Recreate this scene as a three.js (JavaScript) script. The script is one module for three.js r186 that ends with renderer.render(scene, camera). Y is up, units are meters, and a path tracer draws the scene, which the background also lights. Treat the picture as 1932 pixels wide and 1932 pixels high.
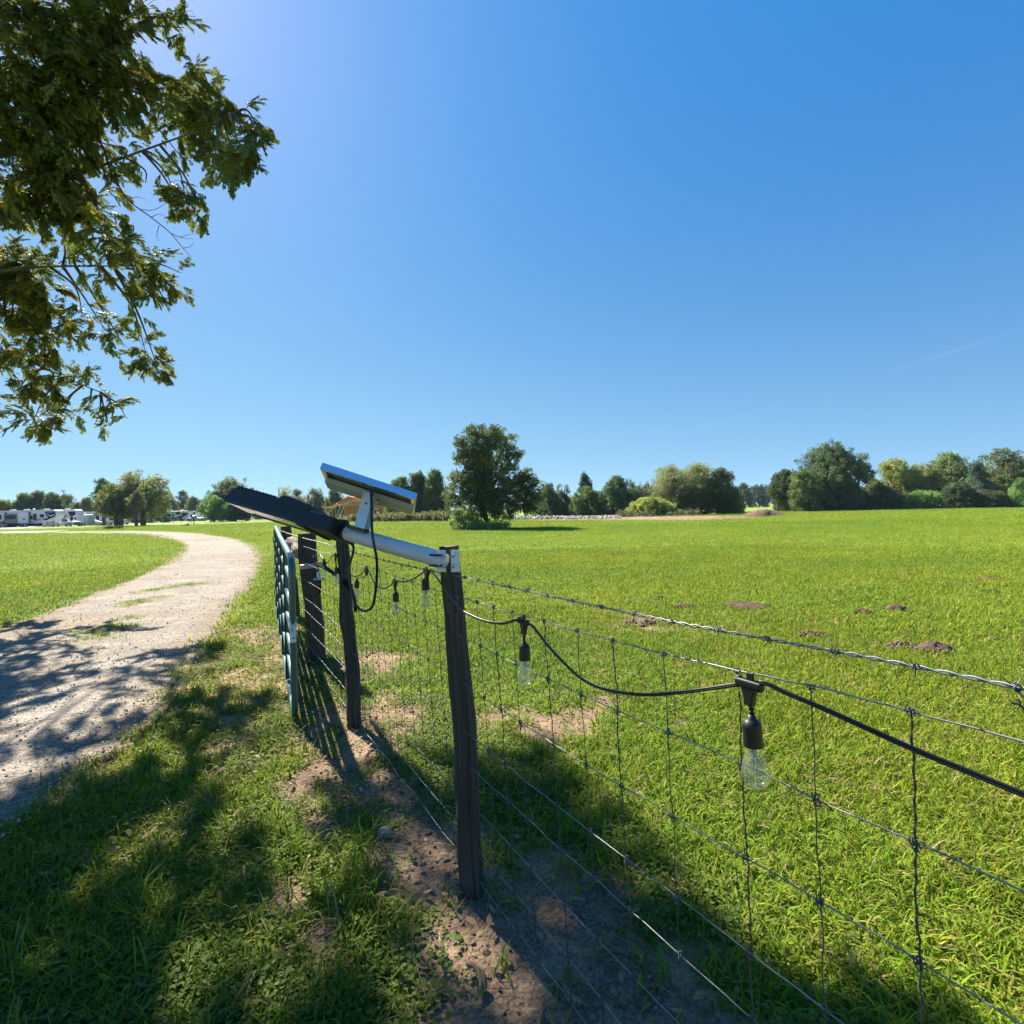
import * as THREE from 'three';
import { mergeGeometries, mergeVertices, toCreasedNormals } from 'three/addons/utils/BufferGeometryUtils.js';
import { RoundedBoxGeometry } from 'three/addons/geometries/RoundedBoxGeometry.js';

// ---------------------------------------------------------------- camera
const scene = new THREE.Scene();
const EYE = 1.7;
const camera = new THREE.PerspectiveCamera(88.02, 1, 0.05, 9000);
camera.position.set(0, EYE, 0);
camera.rotation.order = 'YXZ';
camera.rotation.x = -0.005;                 // looks a hair below the horizon
camera.rotation.z = -0.0223;                // held slightly tilted
camera.updateMatrixWorld(true);

// a picture point (0..1932 across and down) as a direction, a point at a depth, or a point on the ground: used to read sizes and places off the photograph
const V = (x, y, z) => new THREE.Vector3(x, y, z);
const ray = (u, v) => V((u - 966) / 1000, -(v - 966) / 1000, -1).applyQuaternion(camera.quaternion);
const P = (u, v, Z) => { const d = ray(u, v); return d.multiplyScalar(Z / -d.z).add(V(0, EYE, 0)); };
const G = (u, v, y = 0) => { const d = ray(u, v); return d.multiplyScalar((y - EYE) / d.y).add(V(0, EYE, 0)); };
const hor = (u) => 961 - (u - 966) * 0.0223;
const X = (u, Z) => P(u, hor(u), Z).x;

// ---------------------------------------------------------------- light
const sunDir = ray(165, -187).normalize();
const EXPOSURE = 3.7;
{
  const W = 2048, H = 1024, data = new Float32Array(W * H * 4);
  const ss = THREE.MathUtils.smoothstep;
  // two faint stretches of an old vapour trail, right of the middle
  const trail = [[1640, 712, 1960, 612, 0.07], [1250, 826, 1515, 753, 0.022]].map(([a, b, c, d, k]) => { const p = ray(a, b).normalize(), q = ray(c, d).normalize(); return { n: p.clone().cross(q).normalize(), p, q, L: p.angleTo(q), k }; });
  for (let r = 0; r < H; r++) {
    const el = ((r + 0.5) / H - 0.5) * Math.PI, y = Math.sin(el), c = Math.cos(el);
    const e = Math.max(0, el) * 180 / Math.PI;
    const low = Math.exp(-e / 14), zen = [0.002, 0.141, 0.524], hz = [0.236, 0.515, 0.816], side = [2.8, 1.85, 0.93], aureole = [0.58, 0.28, 0.1];
    for (let q = 0; q < W; q++) {
      const t = ((q + 0.5) / W - 0.5) * 2 * Math.PI, x = Math.cos(t) * c, z = Math.sin(t) * c;
      const cos = x * sunDir.x + y * sunDir.y + z * sunDir.z, ang = Math.acos(Math.max(-1, Math.min(1, cos))) * 180 / Math.PI;
      const back = 1 + 0.5 * Math.min(0, cos) ** 2, s = Math.exp(-ang / 45), g = Math.exp(-ang / 14), o = (r * W + q) * 4;
      for (let k = 0; k < 3; k++) data[o + k] = ((zen[k] + (hz[k] - zen[k]) * low) * (back + side[k] * s) + aureole[k] * g) / EXPOSURE;
      if (e > 5 && e < 25) for (const l of trail) { const w = Math.abs(x * l.n.x + y * l.n.y + z * l.n.z); if (w < 0.006) { const v = V(x, y, z), u = v.angleTo(l.p), u2 = v.angleTo(l.q); if (u < l.L && u2 < l.L) { const f = l.k * Math.exp(-w * w / 4e-6) * Math.min(1, u * 12, u2 * 12) / EXPOSURE; for (let k = 0; k < 3; k++) data[o + k] += f; } } }
      data[o + 3] = 1;
    }
  }
  const sky = new THREE.DataTexture(data, W, H, THREE.RGBAFormat, THREE.FloatType);
  sky.mapping = THREE.EquirectangularReflectionMapping; sky.magFilter = THREE.LinearFilter; sky.needsUpdate = true;
  scene.background = sky; scene.environment = sky;
}
const sun = new THREE.DirectionalLight(new THREE.Color().setRGB(1, 0.92, 0.79), 5);
sun.position.copy(sunDir).multiplyScalar(120); sun.target.position.set(0, 0, 0);
sun.castShadow = true; sun.shadow.mapSize.set(4096, 4096);
Object.assign(sun.shadow.camera, { left: -60, right: 60, top: 60, bottom: -60, near: 1, far: 400 });
sun.name = 'sun'; scene.add(sun, sun.target);
const renderer = new THREE.WebGLRenderer({ antialias: true });
renderer.setSize(1024, 1024);
renderer.toneMapping = THREE.LinearToneMapping; renderer.toneMappingExposure = EXPOSURE;
renderer.shadowMap.enabled = true;
scene.fog = new THREE.FogExp2(new THREE.Color().setRGB(0.55, 0.74, 0.95), 0.00012);

// ---------------------------------------------------------------- helpers
const rng = (seed) => () => { seed |= 0; seed = (seed + 0x6d2b79f5) | 0; let t = Math.imul(seed ^ (seed >>> 15), 1 | seed); t = (t + Math.imul(t ^ (t >>> 7), 61 | t)) ^ t; return ((t ^ (t >>> 14)) >>> 0) / 4294967296; };
const hash = (x, y) => { let h = Math.imul(x | 0, 374761393) + Math.imul(y | 0, 668265263); h = Math.imul(h ^ (h >>> 13), 1274126177); return ((h ^ (h >>> 16)) >>> 0) / 4294967296; };
const lerp = (a, b, t) => a + (b - a) * t;
const clamp = (x, a = 0, b = 1) => Math.max(a, Math.min(b, x));
const sstep = (a, b, x) => { const t = clamp((x - a) / (b - a)); return t * t * (3 - 2 * t); };
function vnoise(x, y, per = 0) {             // value noise, periodic when per > 0
  const xi = Math.floor(x), yi = Math.floor(y), fx = x - xi, fy = y - yi, sx = fx * fx * (3 - 2 * fx), sy = fy * fy * (3 - 2 * fy);
  const w = (a) => per ? ((a % per) + per) % per : a;
  return lerp(lerp(hash(w(xi), w(yi)), hash(w(xi + 1), w(yi)), sx), lerp(hash(w(xi), w(yi + 1)), hash(w(xi + 1), w(yi + 1)), sx), sy);
}
function fbm(x, y, oct = 4, per = 0) { let s = 0, a = 0.5, n = 0; for (let i = 0; i < oct; i++) { s += a * vnoise(x + i * 17, y + i * 31, per); n += a; a *= 0.5; x *= 2; y *= 2; per *= 2; } return s / n; }

const names = new Map();
function numbered(name) { const n = names.get(name) ?? 0; names.set(name, n + 1); return n ? name + '_' + String(n).padStart(3, '0') : name; }
function tag(o, label, category, group, kind) {
  if (label) o.userData.label = label;
  if (category) o.userData.category = category;
  if (group) o.userData.group = group;
  if (kind) o.userData.kind = kind;
  return o;
}
function thing(name, label, category, pos, turn = 0, group) {
  const o = new THREE.Group(); o.name = numbered(name); scene.add(o);
  if (pos) o.position.copy(pos); o.rotation.y = turn;
  return tag(o, label, category, group);
}
function part(parent, name, geo, mat, label) {
  const g = Array.isArray(geo) ? merge(geo) : geo;
  const m = new THREE.Mesh(g, mat); m.name = parent === scene ? numbered(name) : name; m.castShadow = m.receiveShadow = true; parent.add(m);
  if (label) m.userData.label = label;
  return m;
}
function merge(list) {
  const keep = list.map((g) => { const q = g.index ? g.toNonIndexed() : g; for (const k of Object.keys(q.attributes)) if (!['position', 'normal', 'uv', 'color'].includes(k)) q.deleteAttribute(k); if (!q.attributes.uv) q.setAttribute('uv', new THREE.BufferAttribute(new Float32Array(q.attributes.position.count * 2), 2)); return q; });
  const col = keep.some((q) => q.attributes.color);
  if (col) for (const q of keep) if (!q.attributes.color) q.setAttribute('color', new THREE.BufferAttribute(new Float32Array(q.attributes.position.count * 3).fill(1), 3));
  return keep.length === 1 ? keep[0] : mergeGeometries(keep);
}
const M4 = new THREE.Matrix4();
function box(w, h, d, x = 0, y = 0, z = 0, rx = 0, ry = 0, rz = 0) { return new THREE.BoxGeometry(w, h, d).applyMatrix4(new THREE.Matrix4().compose(V(x, y, z), new THREE.Quaternion().setFromEuler(new THREE.Euler(rx, ry, rz)), V(1, 1, 1))); }
function rbox(w, h, d, r, x = 0, y = 0, z = 0, rx = 0, ry = 0, rz = 0) { return new RoundedBoxGeometry(w, h, d, 2, Math.min(r, w / 2.01, h / 2.01, d / 2.01)).applyMatrix4(new THREE.Matrix4().compose(V(x, y, z), new THREE.Quaternion().setFromEuler(new THREE.Euler(rx, ry, rz)), V(1, 1, 1))); }
function cyl(a, b, r, seg = 10, r2 = r) {     // a rod from a to b
  const d = b.clone().sub(a), L = d.length(), g = new THREE.CylinderGeometry(r2, r, L, seg, 1);
  return g.applyMatrix4(new THREE.Matrix4().compose(a.clone().add(b).multiplyScalar(0.5), new THREE.Quaternion().setFromUnitVectors(V(0, 1, 0), d.normalize()), V(1, 1, 1)));
}
function beam(a, b, w, h, up = V(0, 1, 0)) {  // a squared timber from a to b
  const d = b.clone().sub(a), L = d.length(); d.normalize();
  const s = new THREE.Vector3().crossVectors(up, d); if (s.lengthSq() < 1e-6) s.set(1, 0, 0); s.normalize(); const t = new THREE.Vector3().crossVectors(d, s);
  return new THREE.BoxGeometry(w, h, L).applyMatrix4(new THREE.Matrix4().makeBasis(s, t, d).setPosition(a.clone().add(b).multiplyScalar(0.5)));
}
// a tube through given points, radius constant or per point, end caps
function tube(pts, r, seg = 6, cap = true) {
  const n = pts.length, pos = [], nor = [], uv = [], idx = [];
  let ref = V(0, 1, 0), len = 0; const t0 = pts[1].clone().sub(pts[0]).normalize(); if (Math.abs(t0.y) > 0.9) ref = V(1, 0, 0);
  let s = new THREE.Vector3().crossVectors(ref, t0).normalize();
  for (let i = 0; i < n; i++) {
    const t = pts[Math.min(n - 1, i + 1)].clone().sub(pts[Math.max(0, i - 1)]).normalize();
    s.addScaledVector(t, -s.dot(t)).normalize(); const b = new THREE.Vector3().crossVectors(t, s);
    if (i) len += pts[i].distanceTo(pts[i - 1]);
    const R = Array.isArray(r) ? r[i] : typeof r === 'function' ? r(i / (n - 1)) : r;
    for (let k = 0; k <= seg; k++) {
      const a = k / seg * Math.PI * 2, nx = s.clone().multiplyScalar(Math.cos(a)).addScaledVector(b, Math.sin(a));
      pos.push(pts[i].x + nx.x * R, pts[i].y + nx.y * R, pts[i].z + nx.z * R); nor.push(nx.x, nx.y, nx.z); uv.push(k / seg * R * 6.283, len);
    }
  }
  for (let i = 0; i < n - 1; i++) for (let k = 0; k < seg; k++) { const a = i * (seg + 1) + k, b = a + seg + 1; idx.push(a, a + 1, b, b, a + 1, b + 1); }
  if (cap) for (const [i, sg] of [[0, -1], [n - 1, 1]]) {
    const t = pts[Math.min(n - 1, i + 1)].clone().sub(pts[Math.max(0, i - 1)]).normalize().multiplyScalar(sg), c = pos.length / 3;
    pos.push(pts[i].x, pts[i].y, pts[i].z); nor.push(t.x, t.y, t.z); uv.push(0, 0);
    for (let k = 0; k <= seg; k++) { const q = (i * (seg + 1) + k) * 3; pos.push(pos[q], pos[q + 1], pos[q + 2]); nor.push(t.x, t.y, t.z); uv.push(0, 0); }
    for (let k = 0; k < seg; k++) sg > 0 ? idx.push(c, c + 1 + k, c + 2 + k) : idx.push(c, c + 2 + k, c + 1 + k);
  }
  const g = new THREE.BufferGeometry();
  g.setAttribute('position', new THREE.Float32BufferAttribute(pos, 3)); g.setAttribute('normal', new THREE.Float32BufferAttribute(nor, 3)); g.setAttribute('uv', new THREE.Float32BufferAttribute(uv, 2)); g.setIndex(idx);
  return g;
}
function smooth(pts, n) { return new THREE.CatmullRomCurve3(pts, false, 'centripetal').getPoints(n); }
function extrude(pts, depth, bevel = 0, seg = 2) {   // outline in x,y pushed along z, centred
  const s = new THREE.Shape(pts.map((p) => new THREE.Vector2(p[0], p[1])));
  return new THREE.ExtrudeGeometry(s, { depth: depth - 2 * bevel, bevelEnabled: bevel > 0, bevelSize: bevel, bevelThickness: bevel, bevelOffset: -bevel, bevelSegments: seg, curveSegments: 8 }).translate(0, 0, -depth / 2 + bevel);
}

function texture(size, fn, srgb = false, h = size) {
  const d = new Uint8Array(size * h * 4);
  for (let y = 0; y < h; y++) for (let x = 0; x < size; x++) { const c = fn(x / size, y / h, x, y), o = (y * size + x) * 4; for (let k = 0; k < 3; k++) d[o + k] = clamp(Array.isArray(c) ? c[k] : c) * 255; d[o + 3] = 255; }
  const t = new THREE.DataTexture(d, size, h, THREE.RGBAFormat); t.wrapS = t.wrapT = THREE.RepeatWrapping; t.magFilter = THREE.LinearFilter; t.minFilter = THREE.LinearMipmapLinearFilter; t.generateMipmaps = true;
  if (srgb) t.colorSpace = THREE.SRGBColorSpace; t.needsUpdate = true; return t;
}
const rep = (t, x, y) => { const c = t.clone(); c.repeat.set(x, y); c.needsUpdate = true; return c; };
const RGB = (r, g, b) => new THREE.Color().setRGB(r, g, b);
const std = (r, g, b, rough = 0.7, metal = 0, more = {}) => new THREE.MeshStandardMaterial({ color: RGB(r, g, b), roughness: rough, metalness: metal, ...more });
// ---------------------------------------------------------------- where things lie on the ground (metres, x right, z towards the camera)
const FA = V(-0.19, 0, -2.34), FD = V(0.506, 0, 0.862).normalize(), FN = V(-0.862, 0, 0.506).normalize();   // the fence line: its near post, its direction (towards the camera), its road side
const fenceSide = (x, z) => (x - FA.x) * FN.x + (z - FA.z) * FN.z, fenceAlong = (x, z) => (x - FA.x) * FD.x + (z - FA.z) * FD.z;

// the gravel road: left and right edge read off the photograph
const roadL = [[-6.6, 3], [-7.2, 0], [-7.7, -4], [-8.2, -8.5], [-8.7, -10], [-9.9, -12.9], [-11.9, -17.3], [-15.2, -24], [-20.6, -33], [-29.5, -44], [-39, -53.5], [-51, -61.5], [-70, -70], [-95, -78]];
const roadR = [[-2.5, 3], [-2.66, 0], [-2.78, -2.2], [-2.82, -2.9], [-2.86, -3.3], [-2.98, -3.85], [-3.18, -4.67], [-3.9, -6.4], [-4.95, -9.1], [-6.5, -13.3], [-9.05, -19.3], [-13, -27], [-21, -40], [-34, -56], [-45, -66], [-62, -75], [-95, -87]];
const curve2 = (a) => new THREE.CatmullRomCurve3(a.map(([x, z]) => V(x, 0, z)), false, 'centripetal');
const RL = curve2(roadL).getPoints(500), RR = curve2(roadR).getPoints(500);
function xAt(line, z) { for (let i = 1; i < line.length; i++) if ((line[i - 1].z - z) * (line[i].z - z) <= 0) { const t = (z - line[i - 1].z) / (line[i].z - line[i - 1].z || 1e-9); return lerp(line[i - 1].x, line[i].x, t); } return null; }
const wob = (x, z) => (fbm(x * 1.7 + 40, z * 1.7, 3) - 0.5) * 0.5 + (fbm(x * 6 + 9, z * 6, 2) - 0.5) * 0.22;
// signed metres inside the road (positive = on it)
function onRoad(x, z) {
  if (z < -87 || z > 3) return -9;
  const r = xAt(RR, z), l = z < -70 ? null : xAt(RL, z);
  const a = (r ?? -999) - x, b = l === null ? 9 : x - l;
  return Math.min(a, b);
}
const stripPatches = [[G(330, 1108), 1.0, 0.26], [G(275, 1133), 0.6, 0.16], [G(255, 1142), 0.4, 0.2], [G(205, 1188), 0.55, 0.3], [G(232, 1172), 0.3, 0.2], [G(180, 1205), 0.3, 0.16]];
const roadDir = V(0.42, 0, -0.9).normalize();
function verge(x, z) {      // grass tufts left standing between the wheel tracks
  let m = 0;
  for (const [p, L, W] of stripPatches) { const dx = x - p.x, dz = z - p.z, a = dx * roadDir.x + dz * roadDir.z, b = dx * -roadDir.z + dz * roadDir.x; m = Math.max(m, 1 - (a * a) / (L * L) - (b * b) / (W * W)); }
  return m;
}
// bare brown soil, 0..1
const bareSpots = [[1000, 1790, 0.32, 0.16], [905, 1800, 0.26, 0.14], [820, 1745, 0.2, 0.12], [740, 1590, 0.3, 0.16], [930, 1900, 0.34, 0.2], [1060, 1900, 0.3, 0.16], [1120, 1700, 0.35, 0.18], [1010, 1640, 0.25, 0.16], [680, 1500, 0.35, 0.24], [620, 1440, 0.5, 0.3], [600, 1560, 0.28, 0.12], [1010, 1360, 0.45, 0.3], [1080, 1350, 0.4, 0.25], [930, 1365, 0.3, 0.25], [1140, 1335, 0.25, 0.18], [740, 1350, 0.5, 0.3], [700, 1250, 0.5, 0.4], [515, 1190, 1.1, 0.75], [505, 1270, 0.9, 0.7], [480, 1370, 0.6, 0.55], [540, 1420, 0.4, 0.35], [400, 1405, 0.25, 0.15], [560, 1500, 0.3, 0.15], [620, 1400, 0.4, 0.3], [1210, 1178, 0.55, 0.4], [540, 1700, 0.16, 0.1], [430, 1640, 0.13, 0.08], [620, 1790, 0.13, 0.08], [1290, 1360, 0.2, 0.12], [1200, 1590, 0.12, 0.08]].map(([u, v, a, b]) => [G(u, v), a, b, u < 600 && v < 1450 ? 0.6 : u > 900 && v < 1380 ? 0.75 : 1]);
function bare(x, z) {
  let m = 0;
  for (const [p, a, b, k] of bareSpots) { const s = (x - p.x) * FD.x + (z - p.z) * FD.z, t = (x - p.x) * FN.x + (z - p.z) * FN.z, d = Math.sqrt((s * s) / (a * a) + (t * t) / (b * b)); if (d < 1.5) m = Math.max(m, (1.15 - d * 0.75) * k); }
  const f = fenceSide(x, z), t = fenceAlong(x, z);
  if (t > -6.5 && t < 3) m = Math.max(m, (0.62 + 0.25 * sstep(-3, 0.4, t)) - Math.abs(f - 0.02) / 0.26);
  if (t > -2.6) m = Math.max(m, (1.2 + 0.25 * sstep(-0.3, 0.5, t)) * (1 - Math.abs(f - 0.1 - 0.1 * sstep(0, 1, t)) / (0.40 + 0.12 * sstep(0, 0.8, t))));
  if (t > -0.1 && t < 1.7) m = Math.max(m, 0.95 * (1 - Math.abs(f + 0.22) / 0.5) * sstep(-0.1, 0.25, t));
  if (t < -0.4 && t > -5.5 && f > 0) m = Math.max(m, 0.55 - Math.abs(f - 0.25) / 0.9);
  if (onRoad(x, z) < 0) m = Math.max(m, 0.75 - Math.abs(onRoad(x, z)) / 0.35);
  if (m <= 0) return 0;
  return clamp(m * 0.82 + (fbm(x * 5, z * 5, 4) - 0.5) * 1.5);
}
const far = (x, z) => sstep(30, 70, Math.hypot(x, z));
function height(x, z) {
  let h = (fbm(x * 0.9, z * 0.9, 3) - 0.5) * 0.05 + (fbm(x * 4 + 5, z * 4, 3) - 0.5) * 0.022 + (fbm(x * 0.08 + 3, z * 0.08, 3) - 0.5) * 0.25 * far(x, z);
  const r = onRoad(x, z); if (r > -0.5) h = lerp(h, h * 0.5 - 0.03, sstep(-0.4, 0.3, r));
  return h;
}
const soilMap = texture(512, (u, v) => { const n = fbm(u * 8, v * 8, 6, 8), s = fbm(u * 90, v * 90, 2, 90), k = 0.66 + 0.75 * (n - 0.5) + 0.8 * (s - 0.5); return [k, k * 0.985, k * 0.96]; });
const soilBump = texture(512, (u, v) => 0.6 * fbm(u * 16, v * 16, 5, 16) + 0.4 * Math.pow(fbm(u * 64, v * 64, 3, 64), 2));
function groundColor(x, z) {
  const b = bare(x, z), n = fbm(x * 0.35 + 11, z * 0.35, 4), m = fbm(x * 2.3, z * 2.3 + 50, 3), t = fbm(x * 0.05 + 7, z * 0.16 + 2, 3);
  const grass = [lerp(0.16, 0.24, n * 0.6 + t * 0.4) + (m - 0.5) * 0.05, lerp(0.26, 0.345, n * 0.6 + t * 0.4) + (m - 0.5) * 0.04, 0.012];
  const near = 1 - sstep(9, 24, Math.hypot(x, z));
  const thatch = [0.17 + (m - 0.5) * 0.1, 0.165 + (m - 0.5) * 0.08, 0.035];
  const soil = [0.25 + (n - 0.5) * 0.12 + (m - 0.5) * 0.1, 0.166 + (n - 0.5) * 0.07 + (m - 0.5) * 0.06, 0.092 + (m - 0.5) * 0.03];
  const g = grass.map((c, k) => lerp(c, thatch[k], near * 0.65));
  return g.map((c, k) => lerp(c, soil[k], sstep(0.12, 0.5, b)));
}
function sheet(xs, zs, hf, cf, skip) {
  const pos = [], uv = [], col = [], idx = [], nx = xs.length, nz = zs.length;
  for (let j = 0; j < nz; j++) for (let i = 0; i < nx; i++) { const x = xs[i], z = zs[j]; pos.push(x, hf(x, z), z); uv.push(x / 0.9, z / 0.9); const c = cf(x, z); col.push(c[0], c[1], c[2]); }
  for (let j = 0; j < nz - 1; j++) for (let i = 0; i < nx - 1; i++) { const a = j * nx + i, b = a + nx; if (skip && skip((xs[i] + xs[i + 1]) / 2, (zs[j] + zs[j + 1]) / 2)) continue; idx.push(a, b, a + 1, a + 1, b, b + 1); }
  const g = new THREE.BufferGeometry();
  g.setAttribute('position', new THREE.Float32BufferAttribute(pos, 3)); g.setAttribute('uv', new THREE.Float32BufferAttribute(uv, 2)); g.setAttribute('color', new THREE.Float32BufferAttribute(col, 3)); g.setIndex(idx);
  g.computeVertexNormals(); return g;
}
function graded(from, to, fine, a, b, grow) {   // grid lines: step `fine` between a and b, growing outside
  const out = []; for (let x = a; x <= b; x += fine) out.push(x);
  let s = fine, x = out[out.length - 1]; while (x < to) { s *= grow; x += s; out.push(Math.min(x, to)); }
  s = fine; x = a; const left = []; while (x > from) { s *= grow; x -= s; left.push(Math.max(x, from)); }
  return [...left.reverse(), ...out];
}
const groundMat = new THREE.MeshStandardMaterial({ vertexColors: true, map: soilMap, bumpMap: soilBump, bumpScale: 0.02, roughness: 1 });
const gxs = graded(-3200, 3200, 0.06, -5, 4, 1.045), gzs = graded(-3500, 300, 0.06, -9, -1, 1.045);
tag(part(scene, 'ground', sheet(gxs, gzs, height, groundColor), groundMat), 'green mown field with bare brown soil along the fence', 'ground', null, 'structure');

// the road: a sheet of its own a little above the ground
const gravelMap = texture(1024, (u, v) => { const n = fbm(u * 6, v * 6, 5, 6), s = fbm(u * 120, v * 120, 2, 120), p = fbm(u * 48 + 3, v * 48, 3, 48), k = 0.66 + 0.35 * (n - 0.5) + 0.85 * (s - 0.5) + 0.7 * (p - 0.5); return [k, k * 0.97 + 0.01, k * 0.93 + 0.015]; });
const gravelBump = texture(1024, (u, v) => 0.5 * fbm(u * 30, v * 30, 4, 30) + 0.5 * Math.pow(fbm(u * 110, v * 110, 2, 110), 1.5));
const roadMat = new THREE.MeshStandardMaterial({ vertexColors: true, map: gravelMap, bumpMap: gravelBump, bumpScale: 0.03, roughness: 0.97 });
const roadCol = (x, z) => { const n = fbm(x * 0.9, z * 0.9, 4), w = fbm(x * 0.35 + 4, z * 0.35 + 9, 3); const e = 1 - sstep(0.05, 0.55, onRoad(x, z)); const base = [0.315 + 0.13 * (n - 0.5), 0.274 + 0.12 * (n - 0.5), 0.224 + 0.11 * (n - 0.5)]; const tan = [0.25, 0.185, 0.12]; const k = clamp(e * 0.8 + 0.5 * sstep(0.52, 0.7, w) + 0.35 * sstep(0.5, 0.7, fbm(x * 3.1, z * 3.1 + 40, 3))); return base.map((c, i) => lerp(c, tan[i], k)); };
{
  const pos = [], uv = [], col = [], idx = [], rows = [], NX = 26;
  const zsR = []; for (let z = 3; z > -10; z -= 0.09) zsR.push(z);
  let s = 0.09; for (let z = zsR[zsR.length - 1]; z > -68;) { s *= 1.02; z -= s; zsR.push(z); }
  for (const z of zsR) { const l = xAt(RL, z), r = xAt(RR, z); if (l === null || r === null) continue; rows.push([z, l, r]); }
  for (const [z, l, r] of rows) for (let k = 0; k <= NX; k++) {
    const t = k / NX, d = Math.abs(t - 0.5) * 2; let x = lerp(l, r, t); if (d > 0.6) x += wob(x, z) * (d - 0.6) * 1.9 * Math.sign(t - 0.5);
    const y = height(x, z) + 0.055 + (fbm(x * 7, z * 7, 3) - 0.5) * 0.03 - 0.055 * Math.pow(d, 8) - 0.025 * Math.exp(-Math.pow((Math.abs(t - 0.5) - 0.2) / 0.1, 2));
    pos.push(x, y, z); uv.push(x / 1.3, z / 1.3); col.push(...roadCol(x, z));
  }
  for (let j = 0; j < rows.length - 1; j++) for (let k = 0; k < NX; k++) { const a = j * (NX + 1) + k, b = a + NX + 1; idx.push(a, a + 1, b, a + 1, b + 1, b); }
  const g = new THREE.BufferGeometry(); g.setAttribute('position', new THREE.Float32BufferAttribute(pos, 3)); g.setAttribute('uv', new THREE.Float32BufferAttribute(uv, 2)); g.setAttribute('color', new THREE.Float32BufferAttribute(col, 3)); g.setIndex(idx); g.computeVertexNormals();
  tag(part(scene, 'road', g, roadMat), 'pale gravel road curving away to the left past the gate', 'road', null, 'structure');
}
function ribbon(name, near, farE, label, y = 0.06) {
  const a = curve2(near).getPoints(160), b = curve2(farE).getPoints(160), pos = [], uv = [], col = [], idx = [];
  for (let i = 0; i <= 160; i++) for (let k = 0; k <= 16; k++) { const p = a[i].clone().lerp(b[i], k / 16), h = height(p.x, p.z) + y; pos.push(p.x, h, p.z); uv.push(p.x / 1.3, p.z / 1.3); const n = fbm(p.x * 0.4, p.z * 0.4, 3); col.push(0.38 + 0.12 * n, 0.36 + 0.12 * n, 0.31 + 0.12 * n); }
  for (let i = 0; i < 160; i++) for (let k = 0; k < 16; k++) { const q = i * 17 + k, r = q + 17; idx.push(q, q + 1, r, q + 1, r + 1, r); }
  const g = new THREE.BufferGeometry(); g.setAttribute('position', new THREE.Float32BufferAttribute(pos, 3)); g.setAttribute('uv', new THREE.Float32BufferAttribute(uv, 2)); g.setAttribute('color', new THREE.Float32BufferAttribute(col, 3)); g.setIndex(idx); g.computeVertexNormals();
  if (g.attributes.normal.getY(40) < 0) { g.setIndex(idx.map((_, i) => idx[i - (i % 3) + 2 - (i % 3)])); g.computeVertexNormals(); }
  return tag(part(scene, name, g, roadMat), label, 'road', null, 'structure');
}
const xz = (u, v) => { const p = G(u, v); return [p.x, p.z]; };
ribbon('road_branch', [[-110, -84], xz(0, 1008), xz(60, 1006), xz(112, 1003), xz(172, 997.6)], [[-110, -95], xz(0, 1003.5), xz(60, 1001), xz(112, 998.8), xz(178, 996.4)], 'pale branch of the gravel road running along the lawn');
ribbon('parking_lane', [[-190, -108], xz(0, 999), xz(42, 997), xz(98, 994), xz(172, 991.4), xz(279, 987.2), xz(384, 983.2), xz(468, 980)], [[-200, -128], [-139, -133], [-130, -137], [-122, -142], [-112, -150], [-112, -180], [-112, -205], [-95, -215]], 'bright gravel parking lane under the parked trailers');
// ---------------------------------------------------------------- materials of made things
const woodTex = texture(512, (u, v) => { const g = fbm(u * 40, v * 3, 4, 0) * 0.6 + fbm(u * 9 + 3, v * 1.5, 3) * 0.4, c = Math.pow(fbm(u * 26 + 8, v * 2 + 4, 3), 2); const k = 0.25 + 1.1 * g - 0.7 * c + 0.25 * (fbm(u * 5 + 2, v * 4 + 7, 3) - 0.5); return [k, k * 0.95, k * 0.88]; });
const woodBump = texture(512, (u, v) => fbm(u * 40, v * 3, 4) * 0.7 + 0.3 * fbm(u * 90, v * 8, 3));
const postMat = new THREE.MeshStandardMaterial({ color: RGB(0.115, 0.092, 0.072), map: woodTex, bumpMap: woodBump, bumpScale: 0.006, roughness: 0.95 });
const endGrain = texture(256, (u, v) => { const r = Math.hypot(u - 0.5, v - 0.5), k = 0.5 + 0.3 * Math.sin(r * 110 + 5 * fbm(u * 4, v * 4, 3)) * 0.5 + 0.4 * (fbm(u * 20, v * 20, 3) - 0.5); return [k, k * 0.92, k * 0.82]; });
const endMat = new THREE.MeshStandardMaterial({ color: RGB(0.2, 0.165, 0.125), map: endGrain, roughness: 0.95 });
const wireMat = std(0.2, 0.208, 0.222, 0.55, 0.7), wireDull = std(0.10, 0.105, 0.115, 0.55, 0.7), rustMat = std(0.10, 0.08, 0.065, 0.7, 0.5);
const blackRubber = new THREE.MeshPhysicalMaterial({ color: RGB(0.003, 0.003, 0.004), roughness: 1, specularIntensity: 0.15 }), blackPlastic = std(0.007, 0.007, 0.008, 0.45), cableMat = std(0.009, 0.009, 0.01, 0.38);
const whitePaint = new THREE.MeshPhysicalMaterial({ color: RGB(0.5, 0.51, 0.53), roughness: 0.4, clearcoat: 0.25, clearcoatRoughness: 0.3 });
const steel = std(0.55, 0.56, 0.58, 0.35, 0.9), darkSteel = std(0.06, 0.06, 0.065, 0.45, 0.6);
const glassMat = new THREE.MeshPhysicalMaterial({ color: RGB(0.92, 0.92, 0.86), roughness: 0.06, transmission: 0.92, thickness: 0, ior: 1.5, side: THREE.DoubleSide });
const filMat = std(0.3, 0.31, 0.33, 0.35, 0.3);

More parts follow.
